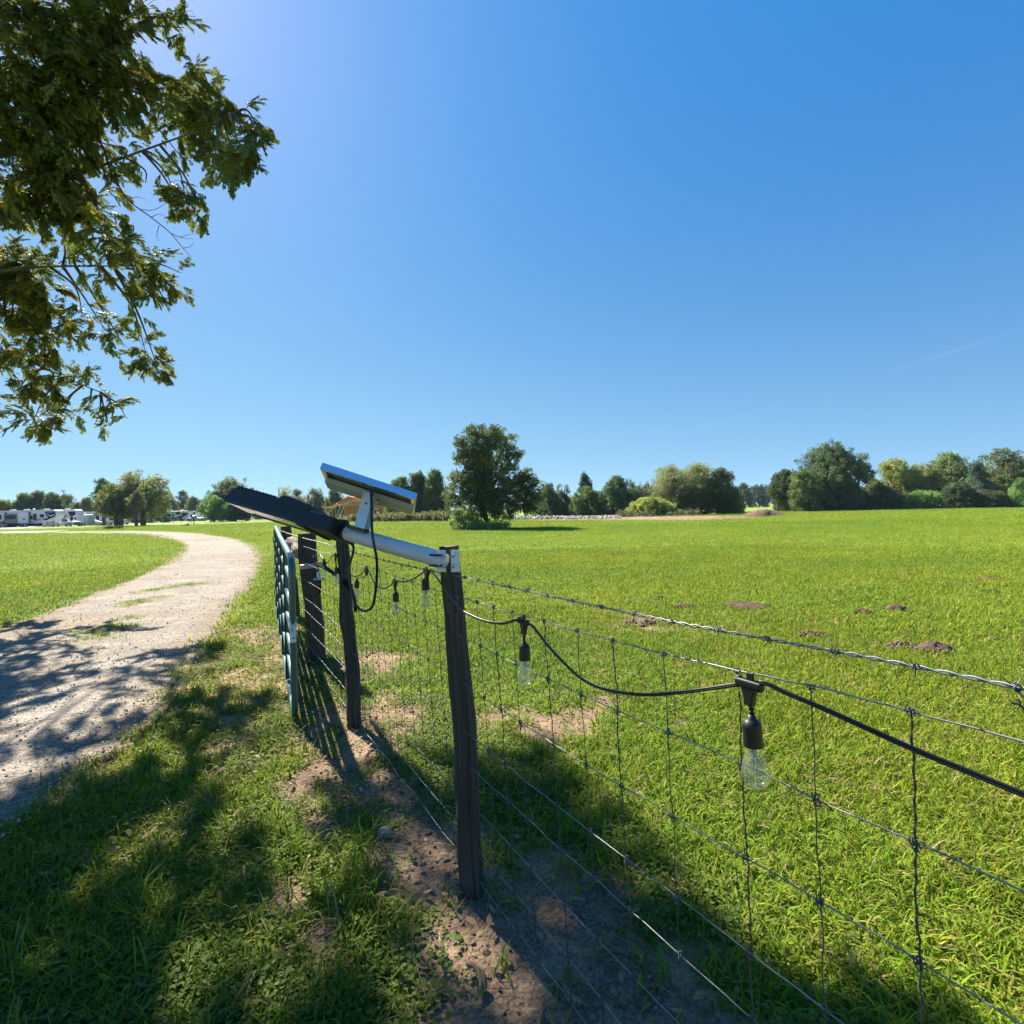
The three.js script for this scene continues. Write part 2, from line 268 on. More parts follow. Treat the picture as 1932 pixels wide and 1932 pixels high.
// ---------------------------------------------------------------- fence posts: round weathered timber with bark ridges
function postGeo(base, top, r0, r1, seed) {
  const seg = 44, rowsN = 60, pos = [], uv = [], idx = [], L = top.distanceTo(base), ax = top.clone().sub(base).normalize();
  const s = new THREE.Vector3().crossVectors(ax, V(0, 0, 1)).normalize(), t = new THREE.Vector3().crossVectors(s, ax);
  for (let j = 0; j <= rowsN; j++) {
    const q = j / rowsN, y = lerp(-0.12, L, q), c = base.clone().addScaledVector(ax, y).addScaledVector(s, (fbm(seed, q * 3, 3) - 0.5) * 0.035);
    for (let k = 0; k <= seg; k++) {
      const kk = k % seg, a = kk / seg * Math.PI * 2, w = fbm(kk * 0.55 + seed * 9, y * 2.2, 3, 0), crack = Math.pow(fbm(kk * 1.4 + seed * 3, y * 0.9 + seed, 2), 5) * 1.4;
      let r = lerp(r0, r1, q) * (0.9 + 0.24 * (w - 0.5) * 2 * 0.8 + 0.16 * (fbm(Math.cos(a) + 4 + seed, Math.sin(a) + y * 3, 3) - 0.3) - crack * 0.4) + 0.003 * Math.exp(-Math.pow((y - 0.35 - 0.5 * hash(seed, 3)) / 0.07, 2)) * (1 + 2 * w);
      if (q > 0.985) r *= 0.97;
      pos.push(...c.clone().addScaledVector(s, Math.cos(a) * r).addScaledVector(t, Math.sin(a) * r).toArray()); uv.push(k / seg * 2 * Math.round(r0 * 12 + 0.5), y * 0.8);
    }
  }
  for (let j = 0; j < rowsN; j++) for (let k = 0; k < seg; k++) { const a = j * (seg + 1) + k, b = a + seg + 1; idx.push(a, b, a + 1, a + 1, b, b + 1); }
  const g = new THREE.BufferGeometry(); g.setAttribute('position', new THREE.Float32BufferAttribute(pos, 3)); g.setAttribute('uv', new THREE.Float32BufferAttribute(uv, 2)); g.setIndex(idx); g.computeVertexNormals();
  // make sure it faces outwards
  const n = g.attributes.normal, p0 = V(pos[0], pos[1], pos[2]).sub(base); if (n.getX(0) * p0.x + n.getZ(0) * p0.z < 0) { for (let i = 0; i < idx.length; i += 3) [idx[i], idx[i + 1]] = [idx[i + 1], idx[i]]; g.setIndex(idx); g.computeVertexNormals(); }
  // the sawn end
  const cp = [], cu = [], ci = [], o = rowsN * (seg + 1), cc = top.clone(); cp.push(cc.x, cc.y + 0.004, cc.z); cu.push(0.5, 0.5);
  for (let k = 0; k <= seg; k++) { const q = (o + k) * 3; cp.push(pos[q], pos[q + 1] + 0.001, pos[q + 2]); cu.push(0.5 + 0.5 * Math.cos(k / seg * 6.2832), 0.5 + 0.5 * Math.sin(k / seg * 6.2832)); }
  for (let k = 0; k < seg; k++) ci.push(0, k + 1, k + 2);
  const e = new THREE.BufferGeometry(); e.setAttribute('position', new THREE.Float32BufferAttribute(cp, 3)); e.setAttribute('uv', new THREE.Float32BufferAttribute(cu, 2)); e.setIndex(ci); e.computeVertexNormals();
  if (e.attributes.normal.getY(0) < 0) { e.setIndex(ci.map((_, i) => ci[i - (i % 3) + 2 - (i % 3)])); e.computeVertexNormals(); }
  return [g, e];
}
function fencePost(label, base, top, r0, r1, seed) {
  const t = thing('fence_post', label, 'fence post', base, 0, 'round wooden posts of the wire fence');
  const [g, e] = postGeo(V(0, 0, 0), top.clone().sub(base), r0, r1, seed);
  part(t, 'shaft', g, postMat); part(t, 'sawn_end', e, endMat);
  return t;
}
const POSTS = [
  ['dark split post nearest the viewer, carrying the solar street light', V(-0.212, 0, -2.36), P(845, 1031, 2.37), 0.060, 0.0495, 1],
  ['slim dark post second from the viewer, in front of the gate latch post', V(-1.292, 0, -4.22), P(645, 1018, 4.22), 0.06, 0.05, 2],
  ['thick grey post with the gate latch, tallest behind the green gate', V(-2.31, 0, -6.16), P(580, 1006, 6.16), 0.105, 0.104, 3],
  ['farthest post, its top showing above the far end of the green gate', V(-3.62, 0, -8.75), P(540, 993, 8.75), 0.092, 0.088, 4],
];
const posts = POSTS.map((a) => fencePost(...a));

// ---------------------------------------------------------------- the wire fence: straight line of woven wire, leaning a little to the road side
const rF = rng(77);
const leanAt = (t) => lerp(0.02, lerp(0.06, 0.03, sstep(0.6, 1.8, t)), sstep(-3, 0.5, t));
const F = (t, h, off = 0) => { const p = FA.clone().addScaledVector(FD, t).addScaledVector(FN, off + leanAt(t) * h); p.y = h; return p; };
const tOf = (u) => { const r = (u - 966) / 1000; return (2.34 * r + 0.19) / (0.506 + 0.862 * r); };
const T0 = -6.9, T1 = 2.15;                       // where the mesh begins and ends along the line
const WH = [1.335, 1.152, 0.948, 0.738, 0.590, 0.402, 0.222, 0.075];
const wireH = (k, t) => WH[k] + (k ? 0.006 : 0.004) * Math.sin(t * 2.1 + k * 1.3) + (fbm(t * 1.2 + k * 10, k, 3) - 0.5) * 0.014 + (k === 0 ? 0.032 * sstep(0.9, 1.85, t) : 0) + (k > 5 ? height(F(t, 0).x, F(t, 0).z) : 0);
const nearStay = [930, 962, 999, 1061, 1122, 1188, 1281, 1415, 1552, 1734].map(tOf);
const stays = [...nearStay]; for (let t = nearStay[9] + 0.17; t < T1; t += 0.165) stays.push(t);
for (let t = nearStay[0] - 0.15; t > T0; t -= 0.158 + (rF() - 0.5) * 0.02) stays.unshift(t);
const fence = thing('woven_wire_fence', 'galvanised woven wire mesh stretched along the wooden posts', 'wire fence', FA);
const rel = (p) => p.sub(FA);
for (let k = 0; k < WH.length; k++) {
  const pts = []; for (let t = T0; t <= T1; t += t > -0.6 ? 0.022 : 0.05) pts.push(rel(F(t, wireH(k, t) + (fbm(t * 9, k * 7.7, 2) - 0.5) * 0.008, (fbm(t * 8, k * 3.3 + 50, 2) - 0.5) * 0.008)));
  part(fence, 'line_wire', tube(pts, k === 0 ? 0.0017 : 0.0015, 6), wireMat);
}
const knotGeo = (() => { const p = []; for (let i = 0; i <= 20; i++) { const a = i / 20 * Math.PI * 4.4; p.push(V(Math.cos(a) * 0.0045, (i / 20 - 0.5) * 0.024, Math.sin(a) * 0.0045)); } const q = []; for (let i = 0; i <= 12; i++) { const a = i / 12 * Math.PI * 3; q.push(V((i / 12 - 0.5) * 0.018, Math.cos(a) * 0.0045, Math.sin(a) * 0.0045)); } return merge([tube(p, 0.0016, 5), tube(q, 0.0015, 5)]); })();
stays.forEach((t, n) => {
  const g = [], near = t > 0;
  const wig = rF() * 10, amp = 0.003 + rF() * 0.006, pts = [];
  const m = near ? 70 : 24;
  for (let i = 0; i <= m; i++) { const h = lerp(wireH(7, t), wireH(0, t) + 0.006, i / m); pts.push(rel(F(t + (fbm(h * 7 + wig, n, 3) - 0.5) * amp * 2, h, 0.002 + (fbm(h * 16, n + wig, 2) - 0.5) * 0.007))); }
  g.push(tube(pts, 0.0013, 5));
  // each stay is wrapped round itself between the line wires
  if (near && n % 2 === 0) { const tw = []; for (let i = 0; i <= 260; i++) { const q = i / 260 * m, a = Math.min(m - 1, Math.floor(q)), p = pts[a].clone().lerp(pts[a + 1], q - a); tw.push(p.add(V(Math.cos(i * 0.62) * 0.0021, 0, Math.sin(i * 0.62) * 0.0021))); } g.push(tube(tw, 0.001, 4)); }
  const knots = [];
  for (let k = 0; k < WH.length; k++) {
    const p = rel(F(t, wireH(k, t), 0.001)), M = new THREE.Matrix4().compose(p, new THREE.Quaternion().setFromEuler(new THREE.Euler(rF() * 0.5 - 0.25, Math.atan2(-FD.z, FD.x), rF() * 0.5 - 0.25)), V(1, k ? 1 : 0.6, 1).multiplyScalar(near ? 1 : 0.72));
    knots.push(M);
  }
  if (!near) for (const M of knots) g.push(knotGeo.clone().applyMatrix4(M));
  const s = part(fence, 'stay_wire', g, wireDull);
  if (near) for (const M of knots) { const q = part(s, 'knot', knotGeo, wireDull); q.applyMatrix4(M); }
});
// the barbed strand above the mesh
{
  const b = thing('barbed_wire', 'twisted barbed wire strand running above the wire mesh', 'barbed wire', FA);
  const hB = (t) => 1.415 + 0.012 * Math.sin(t * 1.4 + 0.5) + (t < -4 ? (t + 4) * -0.03 : 0) + 0.02 * sstep(1.1, 1.9, t);
  for (const ph of [0, Math.PI]) { const p = []; for (let t = -6.9; t <= T1; t += t > -0.8 ? 0.008 : 0.016) { const a = t * 95 + ph; p.push(rel(F(t, hB(t) + Math.cos(a) * 0.0024, Math.sin(a) * 0.0024))); } part(b, 'strand', tube(p, 0.0017, 5), wireMat); }
  const barbG = [0, 1].map((s) => { const r = rng(5 + s), g = []; const coil = []; for (let i = 0; i <= 26; i++) { const a = i / 26 * Math.PI * 5; coil.push(V((i / 26 - 0.5) * 0.014, Math.cos(a) * 0.0044, Math.sin(a) * 0.0044)); } g.push(tube(coil, 0.0012, 5)); for (const sx of [-1, 1]) g.push(cyl(V(sx * 0.006, 0.004, 0), V(sx * (0.010 + r() * 0.01), 0.018 * (s ? -sx : sx) + 0.004, (r() - 0.5) * 0.03), 0.0015, 5, 0.0003)); g.push(cyl(V(0.002, 0, 0.004), V(0.006, -0.012, 0.016), 0.0014, 5, 0.0003)); return merge(g); });
  let n = 0; for (let t = -6.6; t < T1; t += 0.122 + (rF() - 0.5) * 0.01, n++) { const q = part(b, 'barb', barbG[n % 2], wireDull); q.position.copy(rel(F(t, hB(t)))); q.rotation.set(rF() * 6.28, Math.atan2(-FD.z, FD.x), 0); }
  // the loose end that hangs down at the right
  const e = smooth([P(1934, 1296, 0.77), P(1945, 1305, 0.78), P(1955, 1330, 0.77), P(1940, 1345, 0.765), P(1924, 1330, 0.77), P(1906, 1326, 0.77)], 40).map((p) => p.sub(FA));
  part(b, 'loose_end', [tube(e, 0.0017, 5), tube(smooth([P(1921, 1318, 0.77), P(1925, 1330, 0.77), P(1918, 1338, 0.77)], 12).map((p) => p.sub(FA)), 0.0014, 5)], rustMat);
}
// a thin wire end sprung off the mesh
tag(part(scene, 'loose_wire', tube(smooth([P(1190, 1215, 1.52), P(1215, 1225, 1.5), P(1250, 1280, 1.46), P(1290, 1370, 1.4), P(1330, 1465, 1.36), P(1345, 1500, 1.35)], 50), 0.0008, 5), wireDull), 'thin sprung wire curving behind the mesh beside the black cable', 'wire');

// ---------------------------------------------------------------- a point on the fence plane (off: metres towards the road) seen at a picture point
function onF(u, v, off = 0.012) { const o = V(0, EYE, 0), d = ray(u, v), n = FN; const p0 = FA.clone().addScaledVector(n, off); const k = (p0.x * n.x + p0.z * n.z) / (d.x * n.x + d.z * n.z); let q = o.clone().addScaledVector(d, k); const l = leanAt(fenceAlong(q.x, q.z)) * q.y; const k2 = (p0.x * n.x + p0.z * n.z + l) / (d.x * n.x + d.z * n.z); return o.addScaledVector(d, k2); }

// string of lights hung along the mesh
const cordLeft = [[590, 1052], [602, 1045], [610, 1056], [618, 1062], [626, 1050], [634, 1046], [645, 1058], [656, 1078], [668, 1088], [680, 1085], [691, 1074], [697, 1080], [703, 1094], [712, 1106], [722, 1111], [735, 1106], [745, 1097], [757, 1098], [770, 1097], [785, 1090], [798, 1081], [812, 1076]];
const cordMid = [[812, 1077], [822, 1088], [836, 1108], [852, 1130], [868, 1150], [890, 1163], [920, 1174], [950, 1177], [975, 1171], [988, 1173]];
const cordR = [[988, 1173], [1004, 1182], [1030, 1215], [1060, 1248], [1095, 1280], [1130, 1298], [1175, 1308], [1220, 1312], [1270, 1309], [1330, 1302], [1385, 1294], [1415, 1291], [1440, 1290], [1480, 1308], [1560, 1342], [1650, 1383], [1735, 1421], [1830, 1460], [1932, 1502], [2060, 1556], [2250, 1640]];
const cord = thing('festoon_cable', 'black cord of the string lights swagging along the wire mesh', 'light cord', FA);
for (const [list, off] of [[cordLeft, 0.03], [cordMid, 0.075], [cordR, 0.022]]) {
  const pts = smooth(list.map(([u, v], i) => onF(u, v, off === 0.075 ? 0.03 + 0.05 * Math.sin(Math.PI * i / (list.length - 1)) : off)), 160).map(rel);
  part(cord, 'cord', [tube(pts, 0.0028, 7), tube(pts.map((p) => p.clone().add(V(0.001, 0.0042, 0.001))), 0.0026, 7)], cableMat);
}
const bulbProfile = [[0.0005, -0.098], [0.010, -0.0965], [0.019, -0.091], [0.0245, -0.082], [0.027, -0.071], [0.0265, -0.060], [0.0235, -0.047], [0.019, -0.033], [0.0155, -0.020], [0.0140, -0.008], [0.0138, 0.004]];
const pendantGeo = (() => {
  const lathe = (p, n = 28) => new THREE.LatheGeometry(p.map(([r, y]) => new THREE.Vector2(r, y)), n);
  return {
    bulb: lathe(new THREE.SplineCurve(bulbProfile.map(([r, y]) => new THREE.Vector2(r, y))).getPoints(30).map((p) => [Math.max(0.0004, p.x), p.y])),
    stem: merge([cyl(V(0, 0, 0), V(0, -0.034, 0), 0.0042, 10, 0.0055), cyl(V(0.002, -0.03, 0), V(0.004, -0.072, 0.002), 0.0011, 5), cyl(V(-0.002, -0.03, 0), V(-0.004, -0.068, -0.002), 0.0011, 5)]),
    socket: lathe([[0.0005, 0.05], [0.006, 0.05], [0.007, 0.044], [0.0125, 0.040], [0.0175, 0.034], [0.0185, 0.028], [0.0185, -0.006], [0.0195, -0.007], [0.0195, -0.012], [0.017, -0.0125], [0.015, -0.0125]]),
  };
})();
function pendant(label, uTee, vTee, uSock, vSock, off, size = 1, tilt = 0) {
  const t = onF(uTee, vTee, off), s = onF(uSock, vSock, off); s.x = lerp(s.x, t.x, 0);
  const o = thing('hanging_bulb', label, 'hanging bulb', t, 0, 'clear bulbs hanging along the fence');
  const d = s.clone().sub(t), yaw = Math.atan2(-FD.z, FD.x), rot = new THREE.Matrix4().makeRotationY(yaw);
  part(o, 'cord_tee', [rbox(0.062, 0.019, 0.017, 0.006, 0, 0, 0), extrude([[-0.021, 0.004], [0.021, 0.004], [0.0115, -0.024], [0.0095, -0.042], [-0.0095, -0.042], [-0.0115, -0.024]], 0.015, 0.003), rbox(0.016, 0.02, 0.006, 0.002, 0.002, 0.014, 0), rbox(0.012, 0.022, 0.012, 0.004, -0.024, 0.002, 0)].map((g) => g.applyMatrix4(rot)), blackPlastic);
  const lead = [V(0, -0.04, 0), V(d.x * 0.35 + 0.001, lerp(-0.04, d.y + 0.05, 0.4), d.z * 0.35), V(d.x * 0.8 - 0.001, lerp(-0.04, d.y + 0.05, 0.75), d.z * 0.8), V(d.x, d.y + 0.048, d.z)];
  const lp = smooth(lead, 24); part(o, 'lead', [tube(lp.map((p, i) => p.clone().add(V(0.0022 * Math.cos(i * 0.35), 0, 0.0022 * Math.sin(i * 0.35)))), 0.0029, 7), tube(lp.map((p, i) => p.clone().add(V(-0.0022 * Math.cos(i * 0.35), 0, -0.0022 * Math.sin(i * 0.35)))), 0.0029, 7), rbox(0.012, 0.006, 0.009, 0.002, d.x, d.y + 0.046, d.z)], blackPlastic);
  const place = (name, g, m) => { const q = part(o, name, g, m); q.position.copy(d); q.rotation.z = tilt; q.scale.setScalar(size); return q; };
  place('socket', pendantGeo.socket, blackPlastic);
  const b = place('bulb', pendantGeo.bulb, glassMat); part(b, 'filament', pendantGeo.stem, filMat);
  return o;
}
pendant('largest clear bulb, hanging nearest the viewer at the right', 1414, 1291, 1421, 1395, 0.022, 1, 0.06);
pendant('clear bulb in the middle, hanging just right of the near post', 988, 1173, 990, 1238, 0.022, 1);
pendant('clear bulb close beside the left of the near post, under the white arm', 805, 1079, 803, 1108, 0.03, 1);
pendant('clear bulb hanging low between the near post and the looped black cable', 745, 1098, 747, 1131, 0.03, 0.95);
pendant('clear bulb behind the looped black cable, right of the second post', 691, 1074, 673, 1106, 0.03, 0.95, -0.1);
pendant('clear bulb hanging on the face of the slim second post', 633, 1048, 635, 1080, 0.08, 0.9);
pendant('smallest clear bulb, between the latch post and the second post', 611, 1056, 612, 1066, 0.05, 0.9);
// the black strap tied between the two posts behind the bulbs
tag(part(scene, 'rubber_strap', [[onF(598, 1064, 0.0), onF(612, 1070, 0.03), onF(624, 1078, 0.05), onF(634, 1086, 0.06)], [onF(651, 1098, 0.05), onF(662, 1112, 0.055), onF(668, 1128, 0.05), onF(671, 1152, 0.03)]].map((l) => { const p = smooth(l, 20); const g = tube(p, (q) => 0.022 - 0.01 * q, 8); return g; }), blackRubber), 'black rubber strap tied round the second post behind the bulbs', 'strap');
// ---------------------------------------------------------------- the solar street light clamped to the near post
{
  const plateWhite = new THREE.MeshPhysicalMaterial({ color: RGB(0.68, 0.69, 0.7), roughness: 0.4, clearcoat: 0.2 });
  const A = P(818, 1056, 2.29), B = P(650, 1004, 2.54), E = P(433, 943, 2.9);
  const t = thing('solar_street_light', 'solar street light with black head and white arm, clamped to the near post', 'street light', A);
  const loc = (p) => p.clone().sub(A), ax = B.clone().sub(A).normalize();
  // arm: a bent pipe, nearly level where it leaves the post
  const armEnd = loc(P(838, 1060, 2.272)), armTop = loc(B).addScaledVector(ax, 0.05), armPts = [0, 0.06, 0.14, 0.3, 0.5, 0.75, 1].map((q) => armEnd.clone().lerp(armTop, q).add(V(0, 0.006 * Math.sin(Math.PI * Math.min(1, q * 3)), 0)));
  part(t, 'arm', tube(armPts, 0.0365, 28), whitePaint);
  // head: profile along its axis pushed sideways
  const ha = E.clone().sub(B), L = ha.length(); ha.normalize();
  let side = new THREE.Vector3().crossVectors(ha, V(0, 1, 0)).normalize(); const roll = 0.40;   // its lens side is turned a little to the camera
  side.applyAxisAngle(ha, roll); const up = new THREE.Vector3().crossVectors(side, ha).normalize();
  const frame = new THREE.Matrix4().makeBasis(ha, up, side).setPosition(loc(B)), put = (g) => g.applyMatrix4(frame);
  const head = put(extrude([[0.0, -0.036], [0.15, -0.04], [0.155, -0.048], [0.20, -0.046], [0.24, -0.026], [L - 0.1, -0.022], [L - 0.095, -0.008], [L - 0.125, 0.055], [0.42, 0.052], [0.395, 0.054], [0.37, 0.078], [0.345, 0.086], [0.26, 0.083], [0.19, 0.070], [0.165, 0.05], [0.16, 0.041], [0.0, 0.038]], 0.21, 0.007));
  part(t, 'lamp_head', head, std(0.013, 0.014, 0.018, 0.5, 0.2));
  for (let i = 0; i < 11; i++) part(t, 'cooling_fin', put(rbox(0.014, 0.022, 0.205, 0.003, 0.43 + i * (L - 0.58) / 10, 0.056 + i * 0.0003, 0)), darkSteel);
  part(t, 'lens_panel', put(rbox(L - 0.33, 0.006, 0.175, 0.002, 0.24 + (L - 0.27) / 2, -0.026, 0, 0, 0, 0.012)), new THREE.MeshPhysicalMaterial({ color: RGB(0.5, 0.42, 0.3), roughness: 0.22, clearcoat: 0.6 }));
  part(t, 'lens_rim', put(merge([box(L - 0.34, 0.012, 0.012, 0.24 + (L - 0.34) / 2, -0.028, -0.1, 0, 0, 0.006), box(L - 0.34, 0.012, 0.012, 0.24 + (L - 0.34) / 2, -0.028, 0.1, 0, 0, 0.006), extrude([[L - 0.11, -0.026], [L, -0.006], [L - 0.002, 0.0], [L - 0.11, -0.006]], 0.206, 0.002)])), darkSteel);
  part(t, 'arm_socket', put(merge([cyl(V(-0.02, 0, 0), V(0.19, 0, 0), 0.042, 24), rbox(0.05, 0.03, 0.03, 0.006, 0.03, 0.042, 0), rbox(0.03, 0.02, 0.03, 0.005, 0.12, 0.046, 0)])), std(0.02, 0.021, 0.025, 0.5, 0.2));
  for (const [x, y, z] of [[0.02, -0.028, -0.034], [0.14, -0.03, -0.032], [0.03, 0.05, -0.012], [0.12, 0.05, -0.01]]) part(t, 'bolt', put(merge([cyl(V(x, y, z), V(x, y + 0.003, z - 0.009), 0.005, 6)])), steel);
  // solar panel: a framed sheet, its underside towards the camera
  const N1 = V(-0.8684, 1.9195, -2.4263), N2 = V(-0.4465, 1.7708, -2.4839), F1 = V(-0.941, 1.8412, -2.7561), F2 = V(-0.5191, 1.6925, -2.8137);
  const c = N1.clone().add(N2).add(F1).add(F2).multiplyScalar(0.25), ex = N2.clone().sub(N1).add(F2).sub(F1).multiplyScalar(0.5), ey0 = F1.clone().sub(N1).add(F2).sub(N2).multiplyScalar(0.5);
  const w = ex.length(); ex.normalize(); const ey = ey0.addScaledVector(ex, -ey0.dot(ex)); const h = ey.length(); ey.normalize(); const en = new THREE.Vector3().crossVectors(ex, ey); if (en.y < 0) en.negate();
  const ez = en, fr2 = new THREE.Matrix4().makeBasis(ex, ez, new THREE.Vector3().crossVectors(ex, ez)).setPosition(loc(c)), put2 = (g) => g.applyMatrix4(fr2), zs = new THREE.Vector3().crossVectors(ex, ez).dot(ey) > 0 ? 1 : -1;   // zs: local z of the far edge
  const alu = std(0.66, 0.72, 0.82, 0.16, 0.95);
  for (const s of [-1, 1]) { part(t, 'panel_frame', put2(merge([rbox(w, 0.032, 0.003, 0.001, 0, 0, s * h / 2), rbox(w, 0.003, 0.018, 0.001, 0, -0.0145, s * (h / 2 - 0.009))])), alu); part(t, 'panel_frame', put2(merge([rbox(0.003, 0.032, h - 0.006, 0.001, s * (w / 2 - 0.002), 0, 0), rbox(0.018, 0.003, h - 0.04, 0.001, s * (w / 2 - 0.011), -0.0145, 0)])), alu); }
  part(t, 'back_sheet', put2(box(w - 0.01, 0.002, h - 0.01, 0, 0.008, 0)), std(0.32, 0.31, 0.28, 0.16));
  for (let i = 0; i < 6; i++) for (let j = 0; j < 3; j++) part(t, 'solar_cell', put2(box((w - 0.03) / 6 - 0.004, 0.002, (h - 0.03) / 3 - 0.004, -w / 2 + 0.015 + (i + 0.5) * (w - 0.03) / 6, 0.0135, (j - 1) * (h - 0.03) / 3)), std(0.01, 0.015, 0.05, 0.15));
  part(t, 'junction_box', put2(rbox(0.1, 0.022, 0.06, 0.004, 0.02, -0.006, -zs * (h * 0.36))), std(0.03, 0.03, 0.032, 0.5));
  // channel under the panel and the flat leaning stalk that carries it
  const grey = new THREE.MeshPhysicalMaterial({ color: RGB(0.4, 0.41, 0.43), roughness: 0.42, clearcoat: 0.2 });
  part(t, 'panel_channel', put2(merge([rbox(w * 0.97, 0.003, 0.12, 0.001, 0, -0.03, zs * h * 0.1), rbox(w * 0.97, 0.024, 0.003, 0.001, 0, -0.019, zs * h * 0.1 - 0.0585), rbox(w * 0.97, 0.024, 0.003, 0.001, 0, -0.019, zs * h * 0.1 + 0.0585)])), grey);
  const S0 = P(682, 1000, 2.46), S1 = P(694, 955, 2.51), S2 = P(699, 934, 2.58), wv = ax.clone().negate();
  const q = (p, d, n) => loc(p).addScaledVector(wv, d).addScaledVector(nrm, n); const nrm = new THREE.Vector3().crossVectors(S2.clone().sub(S0), wv).normalize();
  const stalk = []; for (const n of [-0.022, 0.022]) { const g = new THREE.BufferGeometry(); const pts = [q(S0, -0.031, n), q(S0, 0.031, n), q(S2, 0.034, n), q(S2, -0.030, n)]; const pts2 = pts.map((p) => p.clone().addScaledVector(nrm, -Math.sign(n) * 0.003)); const all = [...pts, ...pts2]; g.setAttribute('position', new THREE.Float32BufferAttribute(all.flatMap((p) => p.toArray()), 3)); g.setIndex([0, 1, 2, 0, 2, 3, 6, 5, 4, 7, 6, 4, 0, 4, 1, 1, 4, 5, 1, 5, 2, 2, 5, 6, 2, 6, 3, 3, 6, 7, 3, 7, 0, 0, 7, 4]); const f = g.toNonIndexed(); f.computeVertexNormals(); stalk.push(f); }
  stalk.push(beam(q(S0, -0.029, 0), q(S2, -0.028, 0), 0.046, 0.003, wv));
  part(t, 'panel_stalk', stalk, plateWhite);
  part(t, 'stalk_saddle', [beam(loc(S0).addScaledVector(ax, -0.035), loc(S0).addScaledVector(ax, 0.075), 0.034, 0.012)], darkSteel);
  for (const [p, n] of [[S1, 0.024], [P(707, 938, 2.55), 0.024]]) part(t, 'bolt', [cyl(q(p, 0.004, -n - 0.001), q(p, 0.004, -n + 0.003), 0.0055, 8), cyl(q(p, 0.004, n - 0.003), q(p, 0.004, n + 0.001), 0.0055, 8)], darkSteel);
  // cable from the panel, looping down and back up into the lamp
  const cb = [[700, 924, 2.44], [701, 960, 2.4], [702, 1000, 2.36], [705, 1025, 2.36], [710, 1050, 2.37], [711, 1085, 2.42], [708, 1120, 2.46], [702, 1145, 2.5], [692, 1152, 2.52], [680, 1150, 2.54], [671, 1140, 2.56], [664, 1115, 2.6], [659, 1085, 2.62], [660, 1062, 2.62], [666, 1044, 2.6], [666, 1030, 2.56], [660, 1021, 2.54]];
  part(t, 'cable', tube(smooth(cb.map((a) => loc(P(...a))), 140), 0.0062, 10), cableMat);
  // clamp: two plates with threaded rods, one each side of the post
  const zP = 2.262, plate = (u, wd) => rbox(wd, 0.094, 0.006, 0.002).applyMatrix4(new THREE.Matrix4().makeRotationY(0.12).setPosition(loc(P(u, 1058.5, zP))));
  part(t, 'clamp_plate', plate(831.5, 0.038), plateWhite); part(t, 'clamp_plate', plate(859, 0.037), plateWhite);
  part(t, 'clamp_flange', merge([rbox(0.004, 0.092, 0.08, 0.001).applyMatrix4(new THREE.Matrix4().makeRotationY(0.12).setPosition(loc(P(840.5, 1058.5, 2.3)))), rbox(0.004, 0.092, 0.08, 0.001).applyMatrix4(new THREE.Matrix4().makeRotationY(0.12).setPosition(loc(P(866.5, 1058.5, 2.3))))]), plateWhite);
  for (const v of [1048, 1068]) { part(t, 'clamp_rod', [cyl(loc(P(810, v - 1, zP - 0.014)), loc(P(838, v, zP - 0.012)), 0.0045, 8)], darkSteel); for (const u of [838, 855]) part(t, 'nut', cyl(loc(P(u - 2.4, v, zP - 0.014)), loc(P(u + 2.4, v, zP - 0.014)), 0.0088, 6), steel); }
}

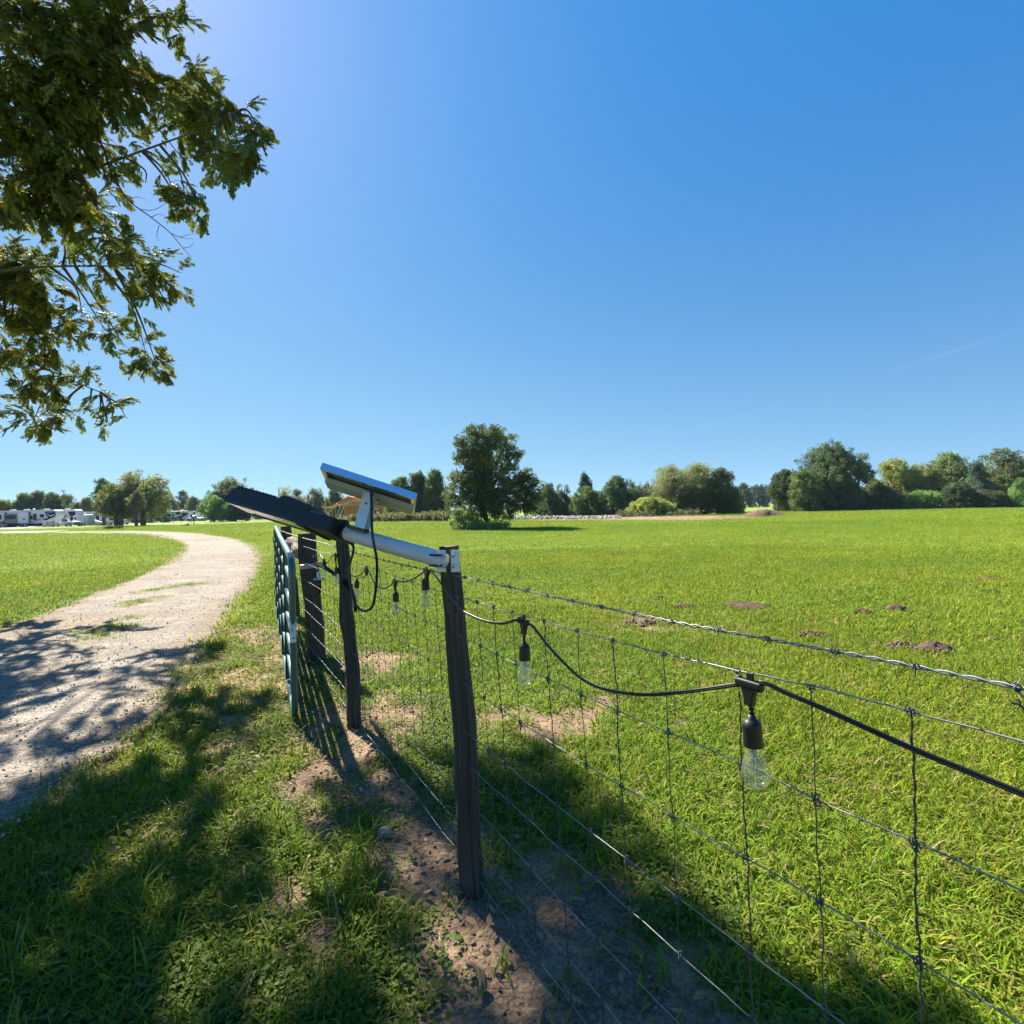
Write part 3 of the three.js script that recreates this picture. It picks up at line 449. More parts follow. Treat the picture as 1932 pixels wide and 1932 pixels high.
// ---------------------------------------------------------------- green tube gate swung back along the fence
const gateGreen = new THREE.MeshPhysicalMaterial({ color: RGB(0.022, 0.10, 0.085), roughness: 0.38, clearcoat: 0.7, clearcoatRoughness: 0.25 });
{
  const n0 = V(-1.80, 0, -4.3), n1 = V(-3.86, 0, -8.62), g = thing('tube_gate', 'dark green tubular steel farm gate swung open along the fence', 'gate', n0);
  const d = n1.clone().sub(n0), L = d.length(); d.normalize(); const topN = 1.35, topF = 1.49, at = (s, y) => { const p = d.clone().multiplyScalar(s * L); p.y = y + (topF - topN) * s; return p; };
  const R = 0.026, c = 0.1, fr = [];
  const loop = [at(c / L, topN), at(0.5, topN), at(1 - c / L, topN), at(1 - 0.03 / L, topN - 0.03), at(1, topN - c), at(1, 0.7), at(1, 0.05 + c), at(1 - 0.03 / L, 0.08), at(1 - c / L, 0.05), at(0.5, 0.05), at(c / L, 0.05), at(0.03 / L, 0.08), at(0, 0.05 + c), at(0, 0.7), at(0, topN - c), at(0.03 / L, topN - 0.03), at(c / L, topN)];
  part(g, 'frame', tube(smooth(loop, 200), R, 16, false), gateGreen);
  for (const y of [1.167, 0.95, 0.73, 0.526, 0.315]) part(g, 'rail', tube([at(R / L, y), at(0.5, y), at(1 - R / L, y)], 0.022, 14), gateGreen);
  for (const s of [0.2, 0.4, 0.6, 0.8]) part(g, 'brace', tube([at(s, 0.07), at(s, 0.7), at(s, topN - 0.02)], 0.02, 12), gateGreen);
  for (const s of [0.2, 0.4, 0.6, 0.8]) part(g, 'brace_foot', [beam(at(s, 0.06).add(V(-0.02, 0, 0)), at(s, topN - 0.01).add(V(-0.02, 0, 0)), 0.004, 0.05)], gateGreen);
  const labTex = (() => { const cv = document.createElement('canvas'); cv.width = 96; cv.height = 340; const x = cv.getContext('2d'); x.fillStyle = '#d9dde0'; x.fillRect(0, 0, 96, 340); x.fillStyle = '#3a4048'; for (let i = 0; i < 5; i++) x.fillRect(14, 30 + i * 9, 40 + (i * 17) % 26, 3); x.fillRect(12, 96, 72, 3); x.fillRect(44, 108, 26, 10); x.fillRect(54, 120, 8, 16); for (let i = 0; i < 7; i++) x.fillRect(14, 170 + i * 10, 36 + (i * 23) % 34, 3); for (let i = 0; i < 9; i++) x.fillRect(36 + i * 4, 276, 2, 26); const t = new THREE.CanvasTexture(cv); t.colorSpace = THREE.SRGBColorSpace; return t; })();
  const lg = new THREE.CylinderGeometry(R + 0.0012, R + 0.0012, 0.255, 20, 1, true, -0.55, 1.9), lp = at(0, 0.79); part(g, 'label', lg.translate(lp.x, lp.y, lp.z), new THREE.MeshStandardMaterial({ map: labTex, roughness: 0.45 }));
  for (const y of [1.15, 0.3]) part(g, 'hinge', [cyl(at(1, y), at(1, y).add(V(0.14, 0.01, -0.06)), 0.011, 8), cyl(at(1, y - 0.04), at(1, y + 0.04), 0.036, 14)], darkSteel);
}
{ // latch on the thick post
  const p = P(602, 1067, 6.0), t = thing('gate_latch', 'galvanised slide latch fixed to the thick grey gate post', 'latch', p);
  part(t, 'latch_plate', rbox(0.24, 0.05, 0.05, 0.006, -0.085, 0.0, 0.0, 0.1, 0.5, 0.02), std(0.3, 0.3, 0.36, 0.4, 0.5));
  part(t, 'keeper', [tube(smooth([V(0.03, -0.05, 0.03), V(0.0, -0.08, 0.05), V(0.01, -0.14, 0.05), V(0.035, -0.16, 0.03)], 16), 0.011, 8), cyl(V(0.02, -0.05, 0.02), V(0.02, -0.17, 0.04), 0.009, 8), cyl(V(-0.05, -0.15, 0.05), V(0.07, -0.15, 0.02), 0.014, 8)], steel);
  part(t, 'chain_end', [tube(smooth([V(0.02, -0.16, 0.04), V(0.025, -0.22, 0.05), V(0.015, -0.31, 0.045)], 12), 0.013, 7)], blackRubber);
}
{ // rough pale log behind the gate
  const a = P(549, 1022, 7.3), b = P(566, 1046, 6.9), m = a.clone().add(b).multiplyScalar(0.5), r = rng(4), g = tube(smooth([a, m, b], 30).map((p) => p.sub(m)), (q) => 0.075 + 0.012 * Math.sin(q * 9), 20), pp = g.attributes.position;
  for (let i = 0; i < pp.count; i++) pp.setXYZ(i, pp.getX(i) + (fbm(pp.getY(i) * 60, pp.getZ(i) * 60, 3) - 0.5) * 0.03, pp.getY(i) + (fbm(pp.getX(i) * 60, pp.getZ(i) * 60, 3) - 0.5) * 0.03, pp.getZ(i)); g.computeVertexNormals();
  const o = part(scene, 'log', g, new THREE.MeshStandardMaterial({ color: RGB(0.5, 0.41, 0.33), map: woodTex, bumpMap: woodBump, bumpScale: 0.01, roughness: 1 })); o.position.copy(m); tag(o, 'pale rough log showing between the green gate and the thick post', 'log');
}
// ---------------------------------------------------------------- foliage
const leafMat = (rough = 0.6, tr = 0.42) => new THREE.MeshPhysicalMaterial({ color: RGB(1, 1, 1), vertexColors: true, roughness: rough, transmission: tr, thickness: 0, side: THREE.DoubleSide, specularIntensity: 0.22 });
const crownMat = leafMat(0.85, 0.5), nearLeafMat = leafMat(0.6, 0.55), barkMat = new THREE.MeshStandardMaterial({ color: RGB(0.13, 0.115, 0.1), map: woodTex, bumpMap: woodBump, bumpScale: 0.02, roughness: 1 });
function leafMesh(list) {      // list of [verts(n x 3), tris, colour]
  const pos = [], col = [], idx = []; for (const [v, t, c] of list) { const o = pos.length / 3; for (const p of v) { pos.push(p.x, p.y, p.z); col.push(...c); } for (const i of t) idx.push(o + i); }
  const g = new THREE.BufferGeometry(); g.setAttribute('position', new THREE.Float32BufferAttribute(pos, 3)); g.setAttribute('color', new THREE.Float32BufferAttribute(col, 3)); g.setIndex(idx); g.computeVertexNormals(); return g;
}
// a clump of many small leaves about a metre across, for the far trees
function clumpGeo(seed, n, leaf, style = 'round') {
  const r = rng(seed), L = [];
  for (let i = 0; i < n; i++) {
    const a = r() * 6.283, z = r() * 2 - 1, q = Math.pow(r(), 0.45) * 0.62, s = Math.sqrt(1 - z * z), c = V(Math.cos(a) * s * q, z * q * 0.8, Math.sin(a) * s * q);
    if (style === 'droop') c.y = -Math.abs(c.y) * 1.6 + 0.3;
    const w = leaf * (0.6 + 0.8 * r()), d = V(r() - 0.5, style === 'droop' ? -0.8 - r() : (r() - 0.5) * 0.8, r() - 0.5).normalize(), o = V(r() - 0.5, r() - 0.5, r() - 0.5).cross(d).normalize(), len = w * (style === 'droop' ? 3.2 : style === 'spiky' ? 2.6 : 1.5), nn = new THREE.Vector3().crossVectors(d, o);
    const p = [c.clone(), c.clone().addScaledVector(d, len * 0.45).addScaledVector(o, w * 0.5).addScaledVector(nn, w * 0.14), c.clone().addScaledVector(d, len), c.clone().addScaledVector(d, len * 0.45).addScaledVector(o, -w * 0.5).addScaledVector(nn, w * 0.14)];
    const k = 0.72 + 0.5 * r(); L.push([p, [0, 1, 2, 0, 2, 3], [k * (0.9 + 0.25 * r()), k, k * (0.8 + 0.3 * r())]]);
  }
  return leafMesh(L);
}
const CL = { fine: [1, 2, 3].map((s) => clumpGeo(s, 40, 0.19)), round: [4, 5, 6].map((s) => clumpGeo(s, 34, 0.25)), droop: [7, 8].map((s) => clumpGeo(s, 44, 0.07, 'droop')), spiky: [9, 10].map((s) => clumpGeo(s, 44, 0.13, 'spiky')) };
const tmpQ = new THREE.Quaternion(), tmpE = new THREE.Euler();
function instanced(parent, name, geo, mat, list, kind = 'stuff') {   // list of [position, euler(x,y,z), scale, colour]
  if (!list.length) return null;
  const m = new THREE.InstancedMesh(geo, mat, list.length); m.name = name; m.castShadow = m.receiveShadow = true;
  list.forEach(([p, e, s, c], i) => { M4.compose(p, tmpQ.setFromEuler(tmpE.set(e[0], e[1], e[2])), typeof s === 'number' ? V(s, s, s) : s); m.setMatrixAt(i, M4); if (c) m.setColorAt(i, c); });
  if (kind) m.userData.kind = kind; parent.add(m); return m;
}
// a tree: trunk and limbs, and a crown of leaf clumps gathered in uneven lobes
function tree(o) {
  const r = rng(o.seed), Z = o.Z, s = Z / 1000, base = G0(o.u, Z), h = o.h ?? EYE + (hor(o.u) - o.top) * s, w = o.w * s;
  const t = thing(o.name ?? 'tree', o.label, o.cat ?? 'tree', base, 0, o.group);
  const low = (o.low ?? 0.12) * h, style = o.style ?? 'fine', lobes = o.lobes ? o.lobes.map(([u, v, ru, rv, dz = 0]) => { const p = P(u, v, Z); return { c: V(p.x - base.x, p.y, dz), rx: ru * s, ry: (rv ?? ru) * s }; }) : [];
  if (!o.lobes) {
    const n = o.n ?? 12;
    for (let i = 0; i < n; i++) {
      const q = (i + 0.5) / n; let y = lerp(low, h, 0.02 + 0.9 * q), e;
      if (o.shape === 'cone') e = (1 - q) * 0.95 + 0.05; else if (o.shape === 'bush') e = Math.sqrt(1 - q * q * 0.85); else e = Math.sqrt(Math.max(0.05, 1 - Math.pow((q - 0.42) / 0.62, 2)));
      const a = i * 2.4 + r() * 0.8, rad = w / 2 * e, rr = (o.shape === 'cone' ? 0.55 : 0.40 + 0.2 * r()) * rad + 0.06 * w, d = Math.max(0, rad - rr) * (0.55 + 0.5 * r());
      lobes.push({ c: V(Math.cos(a) * d, Math.min(y, h - rr * 0.55), Math.sin(a) * d), rx: rr * 1.05, ry: Math.min(rr * 0.95, h * 0.22) });
    }
    lobes.push({ c: V((r() - 0.5) * w * 0.15, h - w * 0.12, 0), rx: w * 0.14, ry: w * 0.13 });
  }
  // trunk and limbs
  const tg = [], tr = o.tr ?? Math.max(0.12, h * 0.028), fork = V((r() - 0.5) * 0.4, Math.max(low * 1.2, h * 0.22), 0);
  const stems = o.stems ?? 1;
  for (let k = 0; k < stems; k++) { const dx = (k - (stems - 1) / 2) * tr * 3; tg.push(tube(smooth([V(dx * 0.6, -0.2, 0), V(dx * 0.8, fork.y * 0.5, 0.1), V(fork.x + dx, fork.y, 0)], 10), (q) => tr * (1.25 - 0.45 * q), 10)); }
  for (const l of lobes) { const m = fork.clone().lerp(l.c, 0.5); m.y += (l.c.y - fork.y) * 0.12; if (l.c.y > fork.y) tg.push(tube(smooth([fork, m, l.c, l.c.clone().add(V((r() - 0.5) * l.rx, l.ry * 0.7, (r() - 0.5) * l.rx))], 10), (q) => tr * (o.limb ?? 0.42) * (1 - q) + 0.02, 6)); }
  part(t, 'trunk', tg, barkMat);
  // crown
  const list = [], cs = o.clump ?? clamp(h * 0.10, 0.6, 1.1), dens = o.dens ?? 1;
  for (const l of lobes) {
    const n = Math.max(6, Math.round(dens * 4.6 * (l.rx * l.rx * 1.3 + l.rx * l.ry) / (cs * cs)));
    for (let i = 0; i < n; i++) {
      const a = r() * 6.283, z = r() * 2 - 1, sq = Math.sqrt(1 - z * z), q = Math.pow(r(), 0.4) * (0.9 + 0.34 * r() * r());
      const p = V(l.c.x + Math.cos(a) * sq * l.rx * q, l.c.y + z * l.ry * q, l.c.z + Math.sin(a) * sq * l.rx * q); if (p.y < 0.2) p.y = 0.2 + r() * 0.4; if (o.shape !== 'bush' && vnoise(p.x / cs * 0.5 + o.seed, p.y / cs * 0.55 + p.z / cs * 0.4) < (o.hole ?? 0.34)) continue;
      const k = (0.8 + 0.5 * r()) * (0.75 + 0.7 * vnoise(p.x / cs * 0.4 + 9, p.y / cs * 0.4 + p.z / cs * 0.3 + o.seed)) * 1.6, c = o.color, warm = (r() - 0.5) * 0.3; list.push([p, style === 'droop' ? [0, r() * 6.28, 0] : [r() * 6.28, r() * 6.28, r() * 6.28], cs * (0.6 + 0.7 * r()), RGB(c[0] * k * (1 + warm), c[1] * k, c[2] * k)]);
    }
  }
  instanced(t, 'crown', CL[style][o.seed % CL[style].length], crownMat, list);
  return t;
}
const G0 = (u, Z) => V(X(u, Z), 0, -Z);
const dk = [0.060, 0.085, 0.032], md = [0.085, 0.12, 0.036], yl = [0.155, 0.175, 0.042], br = [0.11, 0.18, 0.045], bl = [0.056, 0.088, 0.055], wl = [0.17, 0.19, 0.08], ol = [0.105, 0.118, 0.048];
// the lone oak in the field
tree({ name: 'oak_tree', label: 'tall lone oak in the field, ragged crown with a lower lobe at right', cat: 'tree', u: 912, Z: 48, h: 9.4, w: 170, color: [0.075, 0.098, 0.038], style: 'fine', clump: 0.58, dens: 1.15, tr: 0.42, stems: 1, seed: 11, hole: 0.16, limb: 0.26,
  lobes: [[900, 818, 26, 18], [872, 838, 20, 18], [930, 822, 28, 18, 0.8], [955, 835, 24, 18], [972, 856, 18, 16], [868, 862, 16, 14, -0.5], [900, 848, 24, 18, 1], [888, 872, 22, 20, 0.4], [912, 868, 20, 20, -0.6], [920, 840, 20, 16, 0.6], [895, 925, 30, 26, 1.2], [925, 945, 30, 24, 1.2], [935, 858, 26, 20, -1], [960, 878, 22, 18], [905, 880, 30, 26, 0.5], [914, 856, 24, 22, 0.8], [910, 874, 24, 30, 1.6], [906, 890, 22, 26, -1.5], [905, 862, 24, 20, 1.2], [935, 895, 30, 22, 1], [890, 905, 26, 24], [868, 910, 26, 26, 0.6], [858, 935, 24, 22, -0.4], [875, 948, 30, 24, 1], [905, 930, 32, 30, -1], [940, 930, 34, 28, 0.6], [970, 915, 26, 22], [990, 900, 20, 16], [1002, 918, 22, 20, 0.4], [1008, 942, 20, 20], [980, 945, 30, 24, -0.6], [950, 960, 30, 22, 0.4], [915, 962, 26, 22], [1000, 962, 18, 14]] });
tree({ name: 'bush', label: 'light green bush at the left foot of the lone oak', cat: 'bush', u: 878, Z: 46, h: 2.2, w: 58, top: 955, shape: 'bush', color: [0.16, 0.22, 0.07], style: 'spiky', clump: 0.62, dens: 2, low: 0.02, n: 10, seed: 12, lobes: [[868, 985, 16, 12], [885, 975, 18, 14, 0.4], [895, 988, 16, 10], [872, 970, 12, 10], [905, 990, 14, 8, 0.5], [857, 990, 10, 8], [880, 992, 20, 7, 0.8], [930, 993, 16, 5, 0.6], [950, 993, 12, 4, 0.6]] });
const TREES = [
  // left, behind the trailers
  ['yellow green tree at the far left edge behind the first trailer', 8, 944, 46, 150, yl, {}], ['dark tree behind the long trailer, leftmost of its dark group', 46, 931, 44, 152, md, { style: 'round' }], ['broad dull green tree above the middle of the long trailer', 74, 927, 50, 156, ol, {}], ['round dark tree above the front of the long trailer', 103, 929, 42, 150, dk, { style: 'round' }], ['pale olive tree above the second fifth wheel', 124, 925, 40, 162, ol, {}], ['small olive tree right of the second fifth wheel', 143, 946, 26, 150, ol, {}], ['low olive tree behind the cargo trailer', 165, 938, 34, 150, ol, {}],
  ['tall open tree with a dark forked crown left of the two lawn oaks', 196, 903, 40, 135, dk, { dens: 0.6, low: 0.3 }],
  ['dark lawn oak with a forked trunk, left of the pair', 224, 917, 76, 113, [0.11, 0.125, 0.04], { low: 0.32, tr: 0.45, stems: 2, dens: 0.75, hole: 0.42 }], ['wide airy lawn oak, right of the pair', 270, 895, 104, 116, [0.15, 0.16, 0.05], { dens: 0.6, low: 0.3, tr: 0.45, hole: 0.44 }], ['slim pale trunked tree between the two lawn oaks', 257, 925, 34, 108, [0.10, 0.11, 0.05], { dens: 0.5, low: 0.5, tr: 0.26, hole: 0.44 }],
  ['thin tall tree right of the lawn oaks behind the motorhome', 322, 930, 30, 215, bl, { dens: 0.7 }], ['thin tall tree above the middle of the motorhome', 345, 924, 30, 225, bl, { dens: 0.7 }], ['low yellowish tree above the right end of the motorhome', 366, 938, 34, 210, ol, {}], ['dim tree in the gap behind the motorhome', 304, 938, 30, 215, ol, {}],
  ['bright green small tree in front of the big dome tree', 404, 936, 56, 146, br, { low: 0.2, seed: 61 }], ['large dome shaped tree left of the street light', 444, 906, 104, 156, [0.085, 0.105, 0.05], { low: 0.14, dens: 1.1 }],
  ['low tree under the tip of the street light', 500, 938, 36, 200, ol, {}], ['pale airy tree behind the street light head, left one', 530, 917, 46, 185, wl, { dens: 0.55, low: 0.3 }], ['airy tree behind the street light head, middle one', 562, 924, 40, 185, ol, { dens: 0.7 }], ['airy tree behind the street light head, right one', 594, 924, 46, 180, ol, { dens: 0.8 }], ['olive tree left of the wooden house frame', 632, 922, 40, 170, ol, {}], ['dull tree behind the wooden house frame', 672, 934, 44, 185, ol, {}], ['green tree right behind the wooden house frame', 712, 930, 44, 165, md, {}],
  // between the house and the oak
  ['dark tree right of the solar panel, leftmost of three', 756, 900, 62, 112, md, { shape: 'bush', n: 16, low: 0.02 }], ['dark tall tree right of the solar panel, middle of three', 790, 891, 58, 112, dk, { shape: 'bush', n: 16, low: 0.03 }], ['dark tall tree right of the solar panel, next to the lone oak', 822, 885, 58, 110, md, { shape: 'bush', n: 16, low: 0.03 }],
  // right of the oak
  ['dark green tree just right of the lone oak', 1036, 916, 56, 112, dk, { style: 'round' }], ['dark pointed cedar right of the lone oak', 1063, 913, 36, 116, bl, { style: 'spiky' }], ['slender tree with a tall top on a broad green base', 1106, 922, 62, 108, md, {}], ['narrow tree whose tuft rises above the broad green one', 1104, 895, 26, 112, bl, { low: 0.5 }], ['leafy dark tree left of the yellow bush', 1168, 904, 76, 106, [0.062, 0.105, 0.04], { style: 'round' }], ['grey green tree between the leafy dark tree and the willow', 1216, 916, 56, 112, ol, { dens: 0.8 }],
  ['yellow green bush below the pale willow', 1230, 936, 82, 88, [0.17, 0.20, 0.05], { shape: 'bush', low: 0.02, name: 'bush' }], ['pale willow with drooping airy crown, left half', 1266, 882, 74, 94, wl, { style: 'droop', dens: 1.0, low: 0.35 }], ['pale willow with drooping airy crown, right half', 1318, 874, 70, 92, wl, { style: 'droop', dens: 1.0, low: 0.3 }], ['dark rounded tree under the right half of the willow', 1312, 915, 66, 92, dk, {}], ['dark tree with a pointed top right of the willow', 1362, 886, 62, 90, dk, { style: 'spiky' }], ['dull low tree at the right end of the willow clump', 1384, 928, 34, 92, ol, {}],
  ['hazy distant tree in the gap, left one', 1402, 914, 40, 260, bl, {}], ['hazy distant tree in the gap, right one', 1432, 916, 44, 270, bl, {}],
  ['dark tree at the left end of the right hand wood', 1482, 888, 56, 106, dk, { style: 'round' }], ['tallest tree of the right hand wood with layered spiky boughs', 1568, 843, 122, 104, [0.055, 0.085, 0.036], { style: 'spiky', low: 0.04, dens: 1.2 }], ['mid green tree against the left flank of the tallest one', 1520, 890, 64, 100, md, {}], ['dark tree against the right flank of the tallest one', 1618, 878, 60, 104, dk, { style: 'spiky' }], ['yellow green feathery tree right of the tallest one', 1684, 872, 90, 108, yl, { dens: 0.9 }], ['darker shrubby tree below the yellow feathery one', 1660, 915, 70, 102, dk, {}], ['yellow green tree in the middle of the right hand wood', 1740, 880, 70, 106, yl, {}], ['tall light green tree above the bright shrub', 1790, 858, 82, 110, [0.11, 0.145, 0.05], {}], ['bright leafy shrub in front of the light green tree', 1742, 926, 62, 96, br, { shape: 'bush', low: 0.02, name: 'bush' }], ['blue green tree with a pointed crown near the right edge', 1846, 860, 64, 102, bl, { shape: 'cone', style: 'spiky', low: 0.03 }], ['dark green shrub below the blue green tree', 1806, 912, 58, 96, dk, { shape: 'bush', low: 0.02, name: 'bush' }], ['tall dull green tree at the right edge', 1902, 854, 96, 104, [0.095, 0.12, 0.045], { low: 0.05 }], ['bright green bush at the right edge of the picture', 1930, 905, 50, 92, br, { shape: 'bush', low: 0.02, name: 'bush' }], ['shadowy bush between the right edge trees', 1868, 925, 60, 94, dk, { shape: 'bush', low: 0.02, name: 'bush' }], ['mid green tree cut off by the right picture edge, beyond the dull green one', 1985, 862, 90, 105, md, { low: 0.05 }],
];
TREES.forEach(([label, u, top, w, Z, color, more], i) => tree({ label, u, top, w: w * (u > 1000 ? 1.22 : 1.08), n: Math.round((more.n ?? 12) * 1.25), Z, color, seed: 100 + i, low: 0.05, ...more }));

// undergrowth that reads as one mass
function undergrowth(label, list, color, seed) {
  const g = new THREE.Group(); g.name = numbered('undergrowth'); scene.add(g); tag(g, label, 'undergrowth', null, 'stuff'); const r = rng(seed), lists = CL.fine.map(() => []);
  for (const [u0, u1, Z0, Z1, h, n] of list) for (let i = 0; i < n; i++) { const q = r(), Z = lerp(Z0, Z1, q) + (r() - 0.5) * 5, p = G0(lerp(u0, u1, q), Z); p.y = Math.pow(r(), 1.3) * h * (0.55 + 0.6 * fbm(q * 14 + seed, 1, 3)); const k = 0.65 + 0.7 * r(); lists[i % 3].push([p, [r() * 6, r() * 6, r() * 6], 0.9 + 0.7 * r(), RGB(color[0] * k * (0.85 + 0.3 * r()), color[1] * k, color[2] * k)]); }
  CL.fine.forEach((geo, i) => instanced(g, 'foliage', geo, crownMat, lists[i]));
}
undergrowth('dark undergrowth along the foot of the right hand wood', [[1460, 1960, 112, 108, 6.2, 1300], [1020, 1240, 122, 112, 5.6, 700], [1240, 1400, 110, 98, 4.6, 420]], [0.075, 0.10, 0.04], 21);
undergrowth('dull undergrowth behind the trailers and the house frame', [[-20, 320, 158, 170, 6, 640], [300, 660, 225, 175, 7.5, 760], [660, 850, 170, 116, 6, 460]], [0.095, 0.112, 0.05], 22);
undergrowth('row of pale weeds along the far edge of the field below the house frame', [[690, 850, 93, 84, 1.25, 420], [640, 700, 98, 93, 0.9, 110]], [0.17, 0.185, 0.08], 23);
undergrowth('low weeds along the bank right of the lone oak', [[1165, 1320, 84, 86, 0.7, 120], [1480, 1930, 104, 97, 0.6, 180]], [0.15, 0.16, 0.07], 24);
// ---------------------------------------------------------------- the big tree whose boughs hang in at the upper left
{
  const r = rng(2024), base = V(-11.5, 0, -7.2);
  const t = thing('pecan_tree', 'large pecan tree whose leafy boughs hang in at the upper left', 'tree', base);
  const loc = (p) => p.clone().sub(base);
  // boughs: middle (picture point), distance, radius in picture units, fullness
  const B = [
    [40, 20, 8.2, 70, 1.2], [120, 20, 8.2, 72, 1.2], [200, 10, 8.4, 68, 1.1], [275, 10, 8.8, 48, 0.8], [355, 12, 9.0, 28, 0.8], [60, 100, 8.0, 78, 1.2], [150, 95, 8.2, 72, 1.25], [225, 80, 8.4, 58, 1.0], [348, 52, 9.0, 26, 0.9],
    [30, 180, 8.0, 58, 1.2], [100, 180, 8.2, 66, 1.3], [180, 170, 8.4, 66, 1.3], [250, 175, 8.8, 58, 1.15], [315, 170, 9.2, 48, 1.1], [372, 172, 8.8, 44, 1.1], [425, 188, 8.4, 40, 1.1], [462, 218, 8.2, 32, 1.0], [487, 240, 8.0, 16, 0.9], [440, 250, 8.4, 42, 1.05], [475, 282, 7.5, 26, 1.2], [452, 292, 7.4, 28, 1.1], [415, 288, 7.6, 26, 1.0], [482, 255, 7.5, 22, 1.1], [395, 250, 8.8, 42, 0.9], [340, 245, 10.4, 42, 0.8], [290, 230, 9.6, 40, 0.8], [445, 300, 8.4, 18, 0.7],
    [40, 265, 8.2, 66, 1.2], [110, 265, 8.4, 66, 1.3], [180, 260, 8.6, 56, 1.2], [240, 285, 8.8, 40, 0.7], [300, 300, 9.0, 34, 0.45], [345, 300, 10.2, 34, 0.5], [25, 345, 8.4, 62, 1.3], [90, 350, 8.6, 68, 1.35], [155, 345, 8.8, 58, 1.25], [205, 335, 8.8, 34, 0.7], [325, 350, 9.1, 30, 0.6], [350, 375, 9.2, 30, 1.1], [374, 390, 9.2, 20, 1.1], [345, 397, 9.2, 16, 0.9], [275, 345, 9.0, 22, 0.3],
    [20, 415, 8.6, 44, 1.0], [70, 420, 8.8, 44, 1.1], [130, 410, 9.0, 50, 1.1], [185, 405, 9.0, 42, 0.9], [120, 460, 9.4, 28, 0.9], [155, 475, 9.5, 40, 0.9], [205, 455, 8.4, 44, 1.0], [250, 480, 8.2, 40, 1.0], [295, 500, 9.6, 38, 1.1], [325, 535, 9.6, 28, 1.1], [342, 515, 9.6, 16, 0.9], [245, 535, 9.8, 48, 1.1], [190, 520, 9.8, 44, 0.9], [290, 560, 9.8, 36, 0.9], [320, 590, 9.8, 16, 0.7], [250, 590, 10, 40, 1.0],
    [15, 500, 9.8, 38, 1.3], [55, 515, 9.8, 42, 1.3], [25, 565, 10, 52, 1.3], [90, 565, 10, 44, 1.0], [30, 630, 10.4, 58, 1.35], [100, 620, 10.4, 48, 0.95], [155, 590, 10.2, 36, 0.7], [200, 625, 10.4, 40, 0.7], [235, 655, 10.6, 34, 0.8], [275, 665, 10.8, 34, 1.1], [297, 692, 10.8, 22, 1.1], [165, 660, 10.6, 36, 0.65], [110, 675, 10.8, 36, 0.7], [40, 690, 10.8, 52, 1.25], [90, 725, 11.2, 40, 0.85], [150, 705, 11, 30, 0.5], [30, 745, 11.4, 44, 0.9], [80, 775, 11.6, 36, 1.15], [120, 780, 11.6, 26, 0.8], [60, 800, 11.6, 26, 1.0], [95, 808, 11.6, 22, 1.0], [165, 770, 11.6, 26, 0.5], [190, 750, 11.6, 24, 0.6], [215, 770, 11.6, 22, 0.8], [240, 790, 11.6, 12, 0.7], [205, 800, 11.6, 14, 0.5], [180, 800, 11.6, 14, 0.4],
    [425, 262, 12.4, 26, 1.1], [398, 240, 12.6, 32, 1.1], [360, 222, 13, 32, 1.0], [385, 205, 11.6, 34, 1.1], [440, 235, 11.6, 26, 1.0], [415, 215, 10.8, 34, 1.1], [350, 185, 10.6, 36, 1.0], [400, 270, 10.6, 26, 1.0], [375, 240, 11, 34, 1.1],
    [-60, 60, 8.4, 90, 1.1], [-60, 200, 8.4, 80, 1.1], [-70, 350, 9, 80, 1.0], [-60, 500, 10, 70, 0.9], [-70, 640, 10.6, 80, 0.9], [-60, 750, 11.4, 60, 0.7], [-200, 200, 9, 120, 0.9], [-200, 500, 10, 120, 0.8], [80, -70, 8.4, 80, 1.1], [200, -80, 8.6, 80, 0.9], [-60, -90, 8.4, 100, 0.9], [320, -60, 9, 60, 0.6], [40, -190, 8.4, 100, 0.8], [250, -170, 9, 80, 0.5], [-180, -150, 8, 120, 0.8],
  ];
  // a leafy shoot: a drooping twig with seven compound leaves of narrow leaflets
  function shoot(seed) {
    const q = rng(seed), L = []; const twig = [0.05, 0.042, 0.03];
    const addTube = (pts, rad) => { const g = tube(pts, rad, 4, false), p = g.attributes.position, v = []; for (let i = 0; i < p.count; i++) v.push(V(p.getX(i), p.getY(i), p.getZ(i))); L.push([v, [...g.index.array], twig]); };
    const tw = smooth([V(0, 0, 0), V(0.14, 0.03, 0), V(0.30, 0.0, 0.02), V(0.44, -0.07, 0)], 8); addTube(tw, (k) => 0.005 * (1 - 0.6 * k));
    for (let i = 0; i < 8; i++) {
      const s = tw[Math.min(8, 1 + i)], az = i * 2.4 + q(), dir = V(0.55 + 0.2 * q(), 0.25 + 0.3 * (q() - 0.5), 0).applyAxisAngle(V(1, 0, 0), az).normalize(); const len = 0.17 + 0.10 * q(), rach = [];
      for (let k = 0; k <= 6; k++) { const f = k / 6; rach.push(s.clone().addScaledVector(dir, len * f).add(V(0, -0.07 * f * f - 0.01 * f, 0))); }
      addTube(rach, 0.0016);
      const n = 5, tone0 = 0.8 + 0.4 * q();
      for (let k = 1; k <= n + 1; k++) for (const sd of k > n ? [0] : [-1, 1]) {
        const f = 0.2 + 0.8 * Math.min(1, (k - 0.5) / n), p = rach[Math.min(6, Math.round(f * 6))], along = rach[6].clone().sub(rach[0]).normalize(), lat = new THREE.Vector3().crossVectors(along, V(0, 1, 0)).normalize();
        const d = along.clone().multiplyScalar(sd ? 0.75 : 1).addScaledVector(lat, sd * 0.75).add(V(0, -0.1 - 0.35 * q(), 0)).normalize(), w0 = new THREE.Vector3().crossVectors(d, V(0.2 * (q() - 0.5), 1, 0.2 * (q() - 0.5))).normalize(), nn = new THREE.Vector3().crossVectors(w0, d);
        const l = (0.066 + 0.04 * q()), w = l * 0.24, cv = (0.15 + 0.3 * q()) * l, tone = tone0 * (0.85 + 0.3 * q()), c = [0.18 * tone, 0.212 * tone, 0.046 * tone];
